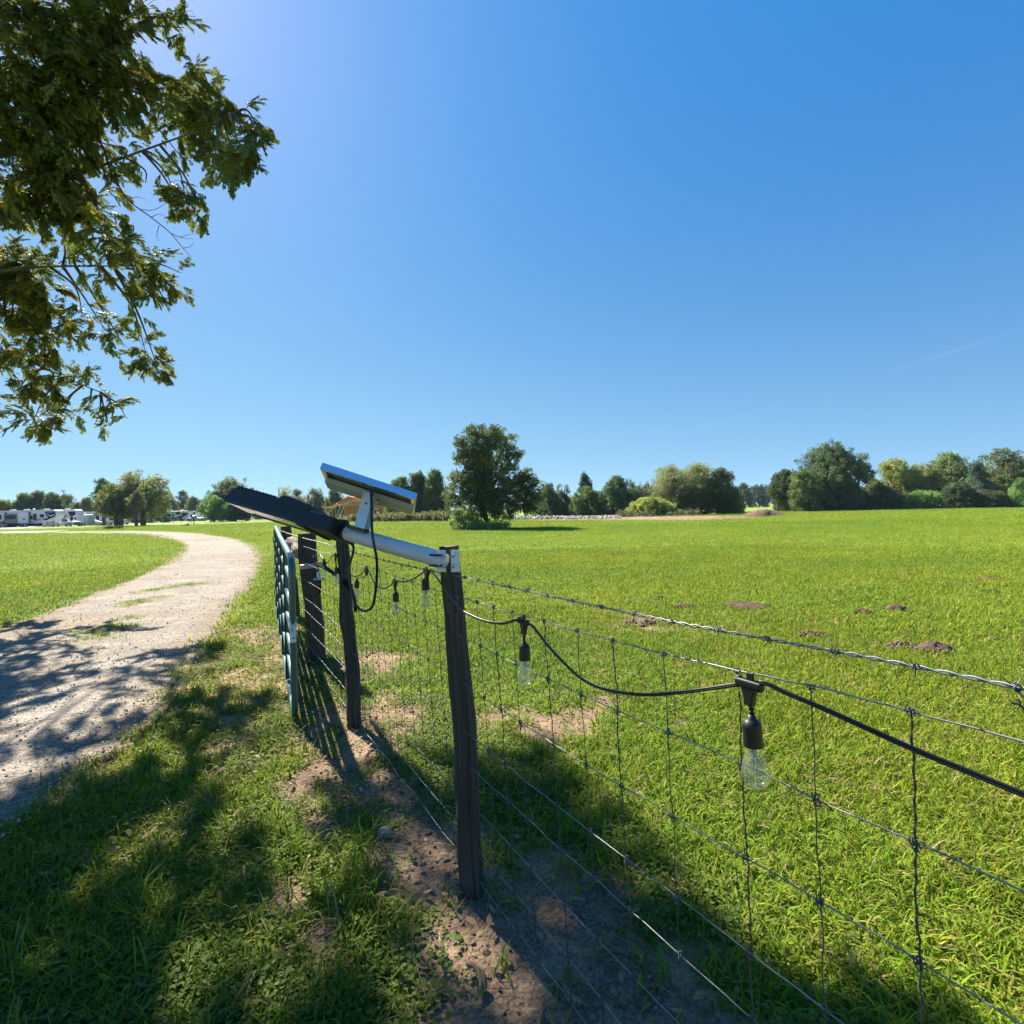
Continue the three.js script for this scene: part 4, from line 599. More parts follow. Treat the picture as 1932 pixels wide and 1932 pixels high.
        const at = (f2, side, lift = 0) => p.clone().addScaledVector(d, l * f2).addScaledVector(w0, side * w).add(V(0, -cv * f2 * f2, 0)).addScaledVector(nn, lift);
        L.push([[at(0, 0), at(0.35, 1, w * 0.35), at(0.35, 0), at(0.35, -1, w * 0.35), at(0.7, 0.75, w * 0.25), at(0.7, 0), at(0.7, -0.75, w * 0.25), at(1, 0.1)], [0, 2, 1, 0, 3, 2, 1, 2, 5, 1, 5, 4, 2, 3, 6, 2, 6, 5, 4, 5, 7, 5, 6, 7], c]);
      }
    }
    return leafMesh(L);
  }
  const geos = [31, 32, 33].map(shoot), list = [];
  // gaps in the crown: where sunbeams come through to the ground in the photograph (ground point, radius in metres)
  const gaps = [[200, 1640, 0.26], [225, 1690, 0.2], [170, 1690, 0.16], [300, 1880, 0.2], [340, 1850, 0.16], [270, 1930, 0.2], [540, 1650, 0.26], [450, 1660, 0.2], [620, 1640, 0.16], [390, 1445, 0.3], [470, 1490, 0.34], [540, 1440, 0.4], [560, 1520, 0.2], [520, 1360, 0.3], [520, 1210, 0.9], [450, 1170, 0.8], [780, 1600, 0.16], [930, 1890, 0.2], [1010, 1920, 0.24], [880, 1910, 0.16], [1090, 1880, 0.16], [40, 1690, 0.16], [60, 1800, 0.12], [230, 1340, 0.6], [120, 1370, 0.6], [60, 1460, 0.4], [300, 1150, 1.1], [180, 1250, 0.4]].map(([u, v, R]) => [G(u, v), R]);
  const L0 = G(1005, 1420), L1 = G(1400, 1932), ln = V(L1.z - L0.z, 0, -(L1.x - L0.x)).normalize(); if (ln.x < 0) ln.negate();
  function lights(p, wobble) {      // would a shoot here darken one of those places?
    const k = p.y / sunDir.y, x = p.x - sunDir.x * k, z = p.z - sunDir.z * k;
    for (const [g, R] of gaps) if (Math.hypot(x - g.x, z - g.z) < R * (0.45 + 0.5 * wobble)) return true;
    return z > -9 && z < -1.95 && x > -1.2 && (x - L0.x) * ln.x + (z - L0.z) * ln.z > 0.08 + 0.3 * (wobble - 0.5);
  }
  const limbG = [], subG = [];
  // trunk and main limbs
  part(t, 'trunk', tube(smooth([V(0, -0.3, 0), V(0.05, 1.2, 0), V(0.15, 2.6, -0.1), V(0.4, 4.2, -0.2)], 24), (q) => 0.42 - 0.12 * q + 0.12 * Math.exp(-q * 9), 18), barkMat);
  const fork = V(0.4, 4.1, -0.2);
  const mains = [[150, 130, 8.4], [430, 225, 8.4], [90, 340, 8.7], [260, 500, 9.2], [70, 610, 10.2], [-80, 150, 8.6], [190, 740, 11.4]].map((a) => loc(P(a[0], a[1], a[2] + 0.3)));
  const limbs = mains.map((m) => { const mid = fork.clone().lerp(m, 0.5).add(V(0, 0.7, -0.5)); return smooth([fork.clone().lerp(m, 0.02).add(V(0, -0.3, 0)), mid, m], 24); });
  limbs.forEach((l) => part(t, 'limb', tube(l, (q) => 0.085 * (1 - q) * (1 - q) + 0.012, 8), barkMat));
  for (const [u, v, Z, ru, full] of B) {
    const c = loc(P(u, v, Z)), R = ru * Z / 1000; let best = null, bd = 1e9; for (const l of limbs) for (let i = 6; i < l.length; i++) { const d = l[i].distanceTo(c); if (d < bd) { bd = d; best = l[i]; } }
    const mid = best.clone().lerp(c, 0.55).add(V((r() - 0.5) * 0.2, 0.12 * bd, (r() - 0.5) * 0.2)), sp = smooth([best, mid, c], 10); subG.push(tube(sp, (q) => 0.022 * (1 - q) * Math.min(1.6, 0.5 + bd * 0.4) + 0.006, 5));
    const n = Math.round(full * full * 112 * (R * R + R * 0.1) + 1.5);
    for (let i = 0; i < n; i++) {
      const a = r() * 6.283, z = r() * 2 - 1, sq = Math.sqrt(1 - z * z), q = Math.pow(r(), 0.42) * 0.88, dir = V(Math.cos(a) * sq, z * 0.92, Math.sin(a) * sq * 1.25), p = c.clone().addScaledVector(dir, R * q), out = dir.clone().normalize(), yaw = Math.atan2(-out.z, out.x) + (r() - 0.5) * 1.6;
      // the shoot ends near p: start it a little inwards
      const e = [(r() - 0.5) * 2.4, yaw, clamp(out.y * 0.6, -0.7, 0.5) + (r() - 0.5) * 1.1], s = 0.42 + 0.34 * r(); if (vnoise(p.x * 1.9 + 8, p.y * 1.9 + p.z * 1.4) < 0.29 || lights(p.clone().add(base), r())) continue; p.addScaledVector(V(Math.cos(yaw), 0, -Math.sin(yaw)), -0.22 * s);
      const k = 0.75 + 0.5 * r(), yel = r() < (v > 480 && u < 190 ? 0.5 : 0.2) ? 1.5 : 1; list.push([p, e, s, RGB(k * yel, k * (yel > 1 ? 1.25 : 1), k)]);
      if (i % 5 === 0) subG.push(tube([c.clone().lerp(best, 0.1), c.clone().lerp(p, 0.55).add(V(0, 0.03, 0)), p], 0.004, 4, false));
    }
  }
  part(t, 'branches', subG, barkMat);
  // the bare twig that hangs out below
  const tw = []; const twp = smooth([P(205, 310, 9), P(240, 375, 9), P(285, 410, 9.05), P(322, 440, 9.1), P(345, 468, 9.1), P(362, 486, 9.1)].map(loc), 40); tw.push(tube(twp, (q) => 0.014 - 0.010 * q, 6));
  for (const l of [[[322, 440], [340, 447], [352, 444], [366, 440]], [[322, 440], [345, 449], [364, 451]], [[285, 410], [300, 404], [318, 410]], [[300, 425], [296, 445], [300, 455]], [[345, 468], [358, 466], [366, 456]], [[240, 375], [262, 372], [280, 380]], [[262, 395], [290, 396], [312, 384], [330, 370]]]) tw.push(tube(smooth(l.map(([u, v]) => loc(P(u, v, 9.08))), 14), (q) => 0.006 - 0.004 * q, 5));
  part(t, 'bare_twig', tw, barkMat);
  geos.forEach((g, i) => instanced(t, 'crown', g, nearLeafMat, list.filter((_, k) => k % 3 === i), 'stuff'));
}
// ---------------------------------------------------------------- vehicles and trailers in the park
const matte = (r, g, b) => new THREE.MeshPhysicalMaterial({ color: RGB(r, g, b), roughness: 0.8, specularIntensity: 0.3 });
const rvWhite = std(0.58, 0.59, 0.605, 0.45), rvGrey = std(0.17, 0.175, 0.185, 0.5), rvDark = matte(0.012, 0.014, 0.018), rvNavy = matte(0.008, 0.016, 0.055), rvTan = std(0.3, 0.25, 0.18, 0.6), winMat = new THREE.MeshPhysicalMaterial({ color: RGB(0.010, 0.012, 0.016), roughness: 0.18, specularIntensity: 0.5 }), tyreMat = matte(0.010, 0.010, 0.011), rimMat = std(0.5, 0.5, 0.52, 0.35, 0.8), chrome = std(0.7, 0.7, 0.72, 0.2, 1), lampMat = std(0.75, 0.75, 0.72, 0.15), redLamp = std(0.35, 0.01, 0.01, 0.2);
function wheel(parent, x, y, z, r, w = 0.24) { const q = part(parent, 'wheel', new THREE.CylinderGeometry(r, r, w, 24).rotateX(Math.PI / 2).translate(x, y, z), tyreMat); part(q, 'rim', merge([new THREE.CylinderGeometry(r * 0.62, r * 0.62, 0.03, 18).rotateX(Math.PI / 2).translate(x, y, z + w / 2), ...[0, 1, 2, 3, 4].map((i) => box(0.05, r * 0.55, 0.02, x + Math.cos(i * 1.257) * r * 0.3, y + Math.sin(i * 1.257) * r * 0.3, z + w / 2 + 0.02, 0, 0, i * 1.257 + 1.57))]), rimMat); return q; }
// rounded side windows with a thin frame; local z is towards the camera
function windowsOn(parent, list, z) { for (const [x, y, w, h] of list) { const f = part(parent, 'window', rbox(w + 0.08, h + 0.08, 0.04, 0.05, x, y, z + 0.01), rvDark); part(f, 'pane', rbox(w, h, 0.03, 0.05, x, y, z + 0.022), winMat); } }
function swoosh(parent, pts, z, mat) { part(parent, 'stripe', extrude(pts, 0.014, 0).translate(0, 0, z + 0.012), mat); }
function fifthWheel(label, u, Z, L, o = {}) {
  const t = thing(o.name ?? 'fifth_wheel_trailer', label, o.cat ?? 'travel trailer', G0(u, Z), o.turn ?? 0.02), H = o.H ?? 3.85, W = 2.5, b = L / 2, fl = 0.85;
  const prof = o.low ? [[-b, fl], [-b, H - 0.15], [-b + 0.15, H], [b - 0.5, H], [b - 0.1, H - 0.5], [b, H - 1.2], [b - 0.1, fl + 0.3], [b - 0.3, fl]] : [[-b, fl], [-b, H - 0.15], [-b + 0.15, H], [b - 0.55, H], [b - 0.2, H - 0.25], [b, H - 0.8], [b - 0.15, H - 1.55], [b - 0.6, H - 2.0], [b - 2.5, H - 2.0], [b - 2.7, H - 2.2], [b - 2.75, fl]];
  part(t, 'body', extrude(prof, W, 0.05), o.body ?? rvWhite);
  part(t, 'roof', extrude([[-b - 0.02, 0], [b - 0.6, 0], [b - 0.75, 0.09], [-b + 0.1, 0.09]], W + 0.04, 0.02).translate(0, H - 0.01, 0), rvWhite);
  for (const x of o.ac ?? [-b * 0.5, b * 0.25]) part(t, 'roof_unit', rbox(1.0, 0.3, 0.8, 0.1, x, H + 0.2, 0), rvWhite);
  if (o.dish) part(t, 'satellite_dish', new THREE.SphereGeometry(0.34, 16, 10, 0, 6.283, 0, 1.5).translate(o.dish, H + 0.12, 0.4), rvWhite);
  const z = W / 2;
  windowsOn(t, o.win ?? [], z);
  for (const [x, y, w, h, m] of o.slide ?? []) { const s = part(t, 'slide_out', rbox(w, h, 0.6, 0.04, x, y, z + 0.28), m ?? rvWhite); part(s, 'trim', merge([rbox(w + 0.1, 0.09, 0.63, 0.03, x, y + h / 2, z + 0.29), rbox(0.07, h, 0.63, 0.02, x - w / 2, y, z + 0.29), rbox(0.07, h, 0.63, 0.02, x + w / 2, y, z + 0.29)]), o.trim ?? rvGrey); for (const wd of o.slideWin ?? []) if (Math.abs(wd[0] - x) < w / 2) { const f = part(s, 'window', rbox(wd[2], wd[3], 0.05, 0.04, wd[0], wd[1], z + 0.6), winMat); } }
  if (o.door) { const [x, y, w, h] = o.door, d = part(t, 'door', rbox(w, h, 0.05, 0.05, x, y, z + 0.015), o.doorMat ?? rvWhite); part(d, 'handle', rbox(0.08, 0.18, 0.06, 0.02, x + w * 0.35, y, z + 0.06), rvDark); part(d, 'pane', rbox(w * 0.6, h * 0.3, 0.03, 0.04, x, y + h * 0.25, z + 0.04), winMat); }
  for (const [pts, m] of o.stripes ?? []) swoosh(t, pts, z, m);
  if (o.cap) { const s = new THREE.Shape([[b - 2.9, H - 0.3], [b - 0.55, H - 0.3], [b - 0.2, H - 0.75], [b - 0.32, H - 1.45], [b - 1.4, H - 2.02], [b - 2.4, H - 1.5]].map((p) => new THREE.Vector2(...p))); part(t, 'front_cap', new THREE.ExtrudeGeometry(s, { depth: W + 0.05, bevelEnabled: false }).translate(0, 0, -W / 2 - 0.025), o.capMat ?? rvNavy); swoosh(t, [[b - 2.5, H - 0.85], [b - 1.4, H - 1.3], [b - 0.45, H - 0.95], [b - 0.5, H - 1.12], [b - 1.4, H - 1.6], [b - 2.3, H - 1.05]], z + 0.03, rvWhite); swoosh(t, [[b - 2.6, H - 0.5], [b - 0.8, H - 0.45], [b - 0.95, H - 0.6], [b - 2.3, H - 0.68]], z + 0.03, rvGrey); }
  part(t, 'underbody', merge([box(L - (o.low ? 1.2 : 3.4), 0.3, W - 0.4, o.low ? -0.2 : -1.4, fl - 0.1, 0), box(0.16, fl, 0.16, b - 3, fl / 2, z - 0.3), box(0.16, fl, 0.16, -b + 1, fl / 2, z - 0.3)]), rvDark);
  for (const x of [-1.6, -0.7]) wheel(t, x + (o.wx ?? 0), 0.42, z - 0.2, 0.42);
  if (o.skirt) part(t, 'skirt', rbox(o.skirt[1], 0.95, 0.05, 0.02, o.skirt[0], 0.5, z + 0.62), rvDark);
  if (o.awning) { const [x, w] = o.awning; part(t, 'awning', merge([box(w, 0.03, 2.4, x, H - 0.75, z + 1.2, 0.22, 0, 0), cyl(V(x - w / 2, H - 1.02, z + 2.36), V(x + w / 2, H - 1.02, z + 2.36), 0.08, 10)]), std(0.35, 0.36, 0.38, 0.8)); part(t, 'awning_arm', merge([cyl(V(x - w / 2, H - 1.02, z + 2.36), V(x - w / 2, 1.6, z + 0.05), 0.03, 6), cyl(V(x + w / 2, H - 1.02, z + 2.36), V(x + w / 2, 1.6, z + 0.05), 0.03, 6)]), rimMat); }
  return t;
}
fifthWheel('long white fifth wheel trailer with dark graphic nose, nearest the left edge', 61, 130, 13.9, { cap: true, dish: 0.8, ac: [-4.6, -1.2, 3.6], H: 4.02, slide: [[-3.6, 2.1, 3.2, 2.2, rvGrey], [-0.6, 2.3, 2.6, 2.7], [-5.9, 2.6, 1.7, 2.0]], slideWin: [[-3.6, 2.5, 2.5, 1.0], [-0.4, 2.0, 0.5, 0.3], [-5.9, 2.6, 0.5, 1.2]], win: [[1.7, 2.45, 0.8, 1.4], [3.4, 2.7, 0.9, 0.7], [0.95, 2.3, 0.35, 0.8]], stripes: [[[[0.8, 1.0], [2.4, 1.9], [4.2, 2.3], [4.2, 2.15], [2.6, 1.7], [1.3, 1.0]], rvGrey], [[[3.5, 1.7], [5.4, 2.4], [5.4, 2.0], [4.2, 1.4]], rvDark]], skirt: [-4.4, 4.6] });
fifthWheel('white fifth wheel trailer parked second, showing its dark nose window', 112, 140, 11, { H: 4.2, ac: [2.2], win: [[2.2, 2.4, 0.9, 0.8]], stripes: [[[[1.2, 3.9], [1.9, 3.9], [4.0, 2.0], [3.5, 2.0]], rvGrey], [[[2.3, 3.9], [2.6, 3.9], [4.4, 2.2], [4.2, 2.1]], rvTan]] }).traverse((o) => { if (o.name === 'body') { part(o, 'nose_window', extrude([[3.2, 3.75], [5.2, 3.75], [5.3, 3.0], [4.6, 2.4], [3.8, 2.6]], 0.03).translate(0, 0, 1.275), rvNavy); } });
fifthWheel('white travel trailer with an open grey awning and dark door', 192, 143, 7.4, { low: true, name: 'travel_trailer', H: 3.5, ac: [0.8], awning: [-2.2, 3.2], door: [-0.2, 1.9, 0.8, 1.9], doorMat: rvDark, win: [[-2.5, 2.1, 1.0, 1.1], [-1.3, 2.2, 0.6, 0.6], [1.8, 2.2, 0.9, 0.8]], stripes: [[[[-3.5, 1.1], [3.4, 1.1], [3.4, 1.35], [-3.5, 1.25]], rvGrey]] });
fifthWheel('dim grey trailer half hidden between the lawn oaks', 252, 165, 6.6, { low: true, name: 'travel_trailer', body: rvGrey, H: 3.1, ac: [0], win: [[-1.5, 2, 1, 0.7], [1, 2, 0.8, 0.7]] });
fifthWheel('white trailer with a blue rear end beyond the motorhome', 371, 196, 6.4, { low: true, name: 'travel_trailer', H: 3.7, ac: [1.2], win: [[-0.2, 2.9, 0.9, 0.6], [-1.8, 2.4, 1.1, 1.2]], stripes: [[[[-3.1, 3.5], [-1.6, 3.5], [-1.9, 1.6], [-3.1, 1.2]], rvNavy], [[[1.8, 2.2], [3, 2.8], [3, 2.4], [1.9, 1.9]], rvNavy]] });
{ // motorhome, nose to the left
  const t = thing('motorhome', 'white and dark striped motorhome parked under the right lawn oak', 'motorhome', G0(330, 186), 0.03), b = 5.3, H = 3.75, z = 1.25;
  part(t, 'body', extrude([[-b, 0.7], [-b - 0.05, 1.4], [-b + 0.5, 2.35], [-b + 0.35, 2.9], [-b + 0.7, H], [b - 0.1, H], [b, H - 0.2], [b, 0.6]], 2.5, 0.06), rvWhite);
  const ws = part(t, 'windscreen', extrude([[-b + 0.02, 1.5], [-b + 0.46, 2.35], [-b + 1.1, 2.3], [-b + 1.0, 1.55]], 2.52, 0), winMat);
  part(t, 'awning_case', merge([rbox(7.2, 0.22, 0.25, 0.08, 0.6, H - 0.25, z + 0.1)]), rvTan); part(t, 'roof_unit', rbox(1, 0.3, 0.8, 0.1, -1.5, H + 0.15, 0), rvWhite); part(t, 'roof_unit', rbox(0.7, 0.4, 0.7, 0.2, 2.6, H + 0.2, 0), rvWhite);
  windowsOn(t, [[-3.2, 2.5, 0.7, 1.0], [-1.4, 2.3, 1.4, 1.0], [1.8, 2.9, 1.5, 0.7], [4.0, 2.6, 1.6, 0.7]], z); const d = part(t, 'door', rbox(0.8, 2, 0.05, 0.05, 0.1, 1.9, z + 0.02), rvGrey); part(d, 'handle', rbox(0.07, 0.2, 0.06, 0.02, 0.4, 1.8, z + 0.06), rvDark);
  swoosh(t, [[-5, 1.2], [-2.6, 1.7], [0.8, 1.3], [2.4, 1.9], [5.2, 3.0], [5.2, 2.4], [3, 1.5], [3.4, 0.75], [2.7, 0.8], [1.8, 1.3], [0.8, 0.9], [-2.6, 1.3], [-5, 0.9]], z, rvNavy); swoosh(t, [[-4, 0.8], [5.1, 0.8], [5.1, 0.65], [-4, 0.65]], z, rvDark);
  for (const x of [-3.6, 2.9]) wheel(t, x, 0.45, z - 0.16, 0.45); for (const s of [0.9, -0.9]) part(t, 'headlight', rbox(0.08, 0.2, 0.35, 0.04, -b - 0.04, 1.1, s), lampMat);
}
function pickup(label, u, Z, face, paint, o = {}) {   // face: 1 = nose to the right
  const t = thing('pickup_truck', label, 'pickup truck', G0(u, Z), o.turn ?? 0), W = 2.0, m = (l) => l.map(([x, y]) => [x * face, y]), z = W / 2;
  part(t, 'body', extrude(m([[-2.95, 0.55], [-2.95, 1.28], [-0.85, 1.3], [-0.8, 1.25], [1.25, 1.25], [2.7, 1.12], [2.95, 0.95], [2.98, 0.5], [2.5, 0.42], [-2.7, 0.45]]), W, 0.06), paint);
  part(t, 'cab', extrude(m([[-0.85, 1.2], [-0.7, 1.85], [-0.45, 1.95], [0.55, 1.95], [1.3, 1.24]]), W - 0.16, 0.08), paint);
  part(t, 'bed', merge([box(1.9, 0.06, W - 0.3, -1.9 * face, 1.285, 0)]), rvDark);
  for (const [a, b2] of [[-0.62, 0.02], [0.1, 0.62]]) for (const s of [-1, 1]) part(t, 'side_window', extrude(m([[a, 1.3], [a + 0.06, 1.82], [b2, 1.82], [b2 + (b2 > 0.3 ? 0.45 : 0), 1.3]]), 0.03).translate(0, 0, s * (z - 0.075)), winMat);
  part(t, 'windscreen', beam(V(1.32 * face, 1.3, 0), V(0.66 * face, 1.9, 0), W - 0.4, 0.03, V(0, 0, 1)), winMat);
  for (const s of [-1, 1]) { for (const x of [-1.95, 1.95]) wheel(t, x * face, 0.42, s * (z - 0.1) - (s < 0 ? 0.12 : 0), 0.42); part(t, 'headlight', rbox(0.1, 0.2, 0.36, 0.03, 2.94 * face, 0.95, s * 0.76), lampMat); part(t, 'tail_light', rbox(0.06, 0.36, 0.14, 0.02, -2.95 * face, 1.05, s * 0.9), redLamp); part(t, 'wing_mirror', rbox(0.12, 0.24, 0.2, 0.04, 0.85 * face, 1.42, s * (z + 0.12)), rvDark); part(t, 'door_handle', rbox(0.16, 0.04, 0.03, 0.01, -0.05 * face, 1.16, s * (z + 0.01)), rvDark); }
  part(t, 'bumper', merge([rbox(0.16, 0.24, W + 0.02, 0.05, 2.98 * face, 0.55, 0), rbox(0.14, 0.2, W, 0.05, -2.98 * face, 0.58, 0)]), o.bumper ?? chrome); part(t, 'grille', rbox(0.06, 0.3, 1.1, 0.03, 2.97 * face, 0.9, 0), rvDark);
  for (const s of [-1, 1]) for (const x of [-1.95, 1.95]) part(t, 'wheel_arch', new THREE.TorusGeometry(0.48, 0.035, 6, 16, Math.PI).translate(x * face, 0.44, s * (z - 0.005)), rvDark);
  return t;
}
const carWhite = new THREE.MeshPhysicalMaterial({ color: RGB(0.58, 0.59, 0.6), roughness: 0.35, clearcoat: 0.6 }), carSilver = new THREE.MeshPhysicalMaterial({ color: RGB(0.36, 0.38, 0.4), roughness: 0.3, metalness: 0.4, clearcoat: 1 }), carRed = new THREE.MeshPhysicalMaterial({ color: RGB(0.30, 0.012, 0.02), roughness: 0.3, clearcoat: 1 }), carDark = new THREE.MeshPhysicalMaterial({ color: RGB(0.05, 0.055, 0.065), roughness: 0.3, clearcoat: 1 });
pickup('white pickup truck in front of the second fifth wheel, nose right', 128, 127, 1, carWhite, { turn: -0.25, bumper: rvDark });
pickup('white pickup truck behind the left lawn oak', 219, 138, -1, carWhite, { turn: 0.1 });
pickup('silver white pickup truck in front of the motorhome tail, nose left', 369, 182, -1, carSilver, { turn: 0.05 });
function car(label, name, cat, u, Z, face, paint, prof, glass, L, o = {}) {
  const t = thing(name, label, cat, G0(u, Z), o.turn ?? 0), W = 1.85, z = W / 2, m = (l) => l.map(([x, y]) => [x * face, y]);
  part(t, 'body', extrude(m(prof), W, 0.09, 3), paint); for (const gl of glass) for (const s of [-1, 1]) part(t, 'side_window', extrude(m(gl), 0.03).translate(0, 0, s * (z + 0.003)), winMat);
  for (const s of [-1, 1]) { for (const x of [-L * 0.3, L * 0.31]) wheel(t, x * face, 0.35, s * (z - 0.08) - (s < 0 ? 0.1 : 0), 0.35, 0.2); part(t, 'headlight', rbox(0.12, 0.14, 0.34, 0.04, (L / 2 - 0.08) * face, 0.72, s * 0.68), lampMat); part(t, 'tail_light', rbox(0.08, 0.2, 0.26, 0.03, (-L / 2 + 0.02) * face, 0.92, s * 0.74), redLamp); }
  part(t, 'bumper', merge([rbox(0.12, 0.2, W - 0.1, 0.05, L / 2 * face, 0.42, 0), rbox(0.12, 0.2, W - 0.1, 0.05, -L / 2 * face, 0.46, 0)]), rvDark); return t;
}
const suvProf = [[-2.25, 0.4], [-2.3, 0.95], [-2.1, 1.62], [-1.9, 1.72], [0.35, 1.7], [1.15, 1.12], [2.15, 0.98], [2.3, 0.75], [2.28, 0.38]], suvWin = [[[-2.0, 1.12], [-1.9, 1.55], [-1.1, 1.58], [-1.1, 1.12]], [[-1.0, 1.12], [-1.0, 1.58], [-0.15, 1.58], [-0.15, 1.12]], [[-0.05, 1.12], [-0.05, 1.58], [0.3, 1.56], [0.85, 1.12]]];
const sedProf = [[-2.3, 0.4], [-2.35, 0.9], [-1.75, 1.0], [-1.0, 1.4], [0.1, 1.42], [1.05, 0.98], [2.1, 0.85], [2.3, 0.65], [2.28, 0.36]], sedWin = [[[-1.4, 1.02], [-0.95, 1.32], [-0.4, 1.34], [-0.4, 1.02]], [[-0.3, 1.02], [-0.3, 1.34], [0.05, 1.33], [0.72, 1.02]]];
car('white sport utility car right of the silver pickup truck', 'car', 'car', 396, 184, -1, carWhite, suvProf, suvWin, 4.6, { turn: 0.5 });
car('dark car beside the bright green tree, right of the white car', 'car', 'car', 411, 190, 1, carDark, sedProf, sedWin, 4.6, { turn: 0.1 });
car('red car cut by the left edge beside the long trailer', 'car', 'car', 1, 128, 1, carRed, sedProf, sedWin, 4.6);
car('small white car between the cargo trailer and the awning', 'car', 'car', 178, 137, 1, carWhite, sedProf, sedWin, 4.6, { turn: 0.3 });
{ const t = thing('cargo_trailer', 'plain pale grey enclosed cargo trailer left of the awning trailer', 'cargo trailer', G0(161, 130), 0.02); part(t, 'body', rbox(3.0, 2.1, 2, 0.08, 0, 1.55, 0), std(0.5, 0.52, 0.53, 0.5)); for (let i = 0; i < 5; i++) part(t, 'rib', box(0.03, 2.0, 0.02, -1.2 + i * 0.6, 1.55, 1.005), rimMat); part(t, 'roof', rbox(3.04, 0.06, 2.04, 0.03, 0, 2.62, 0), rvWhite); part(t, 'tow_bar', box(1.0, 0.1, 0.3, 1.9, 0.5, 0), rvDark); for (const x of [-0.4, 0.4]) wheel(t, x, 0.36, 0.95, 0.36, 0.2); }
{ const t = thing('storage_box', 'beige utility box in front of the long trailer nose', 'utility box', G0(92, 125)); part(t, 'cabinet', rbox(2.3, 1.2, 0.9, 0.05, 0, 0.85, 0), std(0.52, 0.47, 0.38, 0.6)); part(t, 'lid', rbox(2.36, 0.1, 0.96, 0.03, 0, 1.5, 0), std(0.58, 0.53, 0.45, 0.6)); part(t, 'leg', merge([-1, 1].map((s) => box(0.12, 0.3, 0.7, s, 0.14, 0))), rvDark); part(t, 'access_hatch', rbox(0.5, 0.5, 0.03, 0.02, 0.1, 0.85, 0.46), rvTan); }
{ const t = thing('canopy_flag', 'small red and white flag beside the left lawn oak', 'flag', G0(238, 130)); part(t, 'pole', cyl(V(0, 0, 0), V(0.15, 2.6, 0), 0.03, 6), rimMat); part(t, 'cloth', extrude([[0.1, 1.6], [0.12, 2.5], [0.5, 2.3], [0.9, 2.4], [0.85, 1.7], [0.5, 1.5]], 0.03), std(0.5, 0.1, 0.12, 0.9)); }
// hook-up pedestals on the lawn
for (const [u, v, h, label, dark] of [[307.5, 988, 0.75, 'leftmost pale hook-up pedestal on the lawn before the motorhome', 0], [327, 988, 0.8, 'pale hook-up pedestal right next to the leftmost one', 0], [360.5, 988, 1.1, 'pale hook-up pedestal between two others on the lawn', 0], [366, 990, 1.25, 'dark slim hook-up post on the lawn before the silver pickup', 1], [396, 986.5, 0.7, 'pale hook-up pedestal before the white car', 0], [426, 986, 0.6, 'pale hook-up pedestal right of the tree trunks', 0]]) {
  const p = G(u, v), t = thing('hookup_pedestal', label, 'pedestal', p); part(t, 'post', rbox(dark ? 0.14 : 0.12, h, 0.12, 0.02, 0, h / 2, 0), dark ? rvDark : rvWhite); part(t, 'meter_box', rbox(0.26, 0.32, 0.2, 0.03, 0, h - 0.1, 0.04), dark ? rvDark : rvGrey);
}
{ const t = thing('shrub', 'low green shrub beside the foot of the left lawn oak', 'shrub', G(216, 999)); const r = rng(8), l = []; for (let i = 0; i < 26; i++) l.push([V((r() - 0.5) * 3.0, 0.1 + r() * 0.3, (r() - 0.5) * 0.8), [r() * 6, r() * 6, r() * 6], 0.45 + 0.2 * r(), RGB(0.06 + 0.04 * r(), 0.11, 0.03)]); instanced(t, 'foliage', CL.fine[0], crownMat, l); }
{ const t = thing('stump', 'dark cut stump lying on the lawn before the motorhome', 'stump', G(350, 993)); part(t, 'wood', [cyl(V(-0.8, 0.1, 0), V(0.5, 0.2, 0), 0.16, 9, 0.2), cyl(V(0.3, 0.0, 0), V(0.55, 0.45, 0.1), 0.2, 9)], barkMat); }
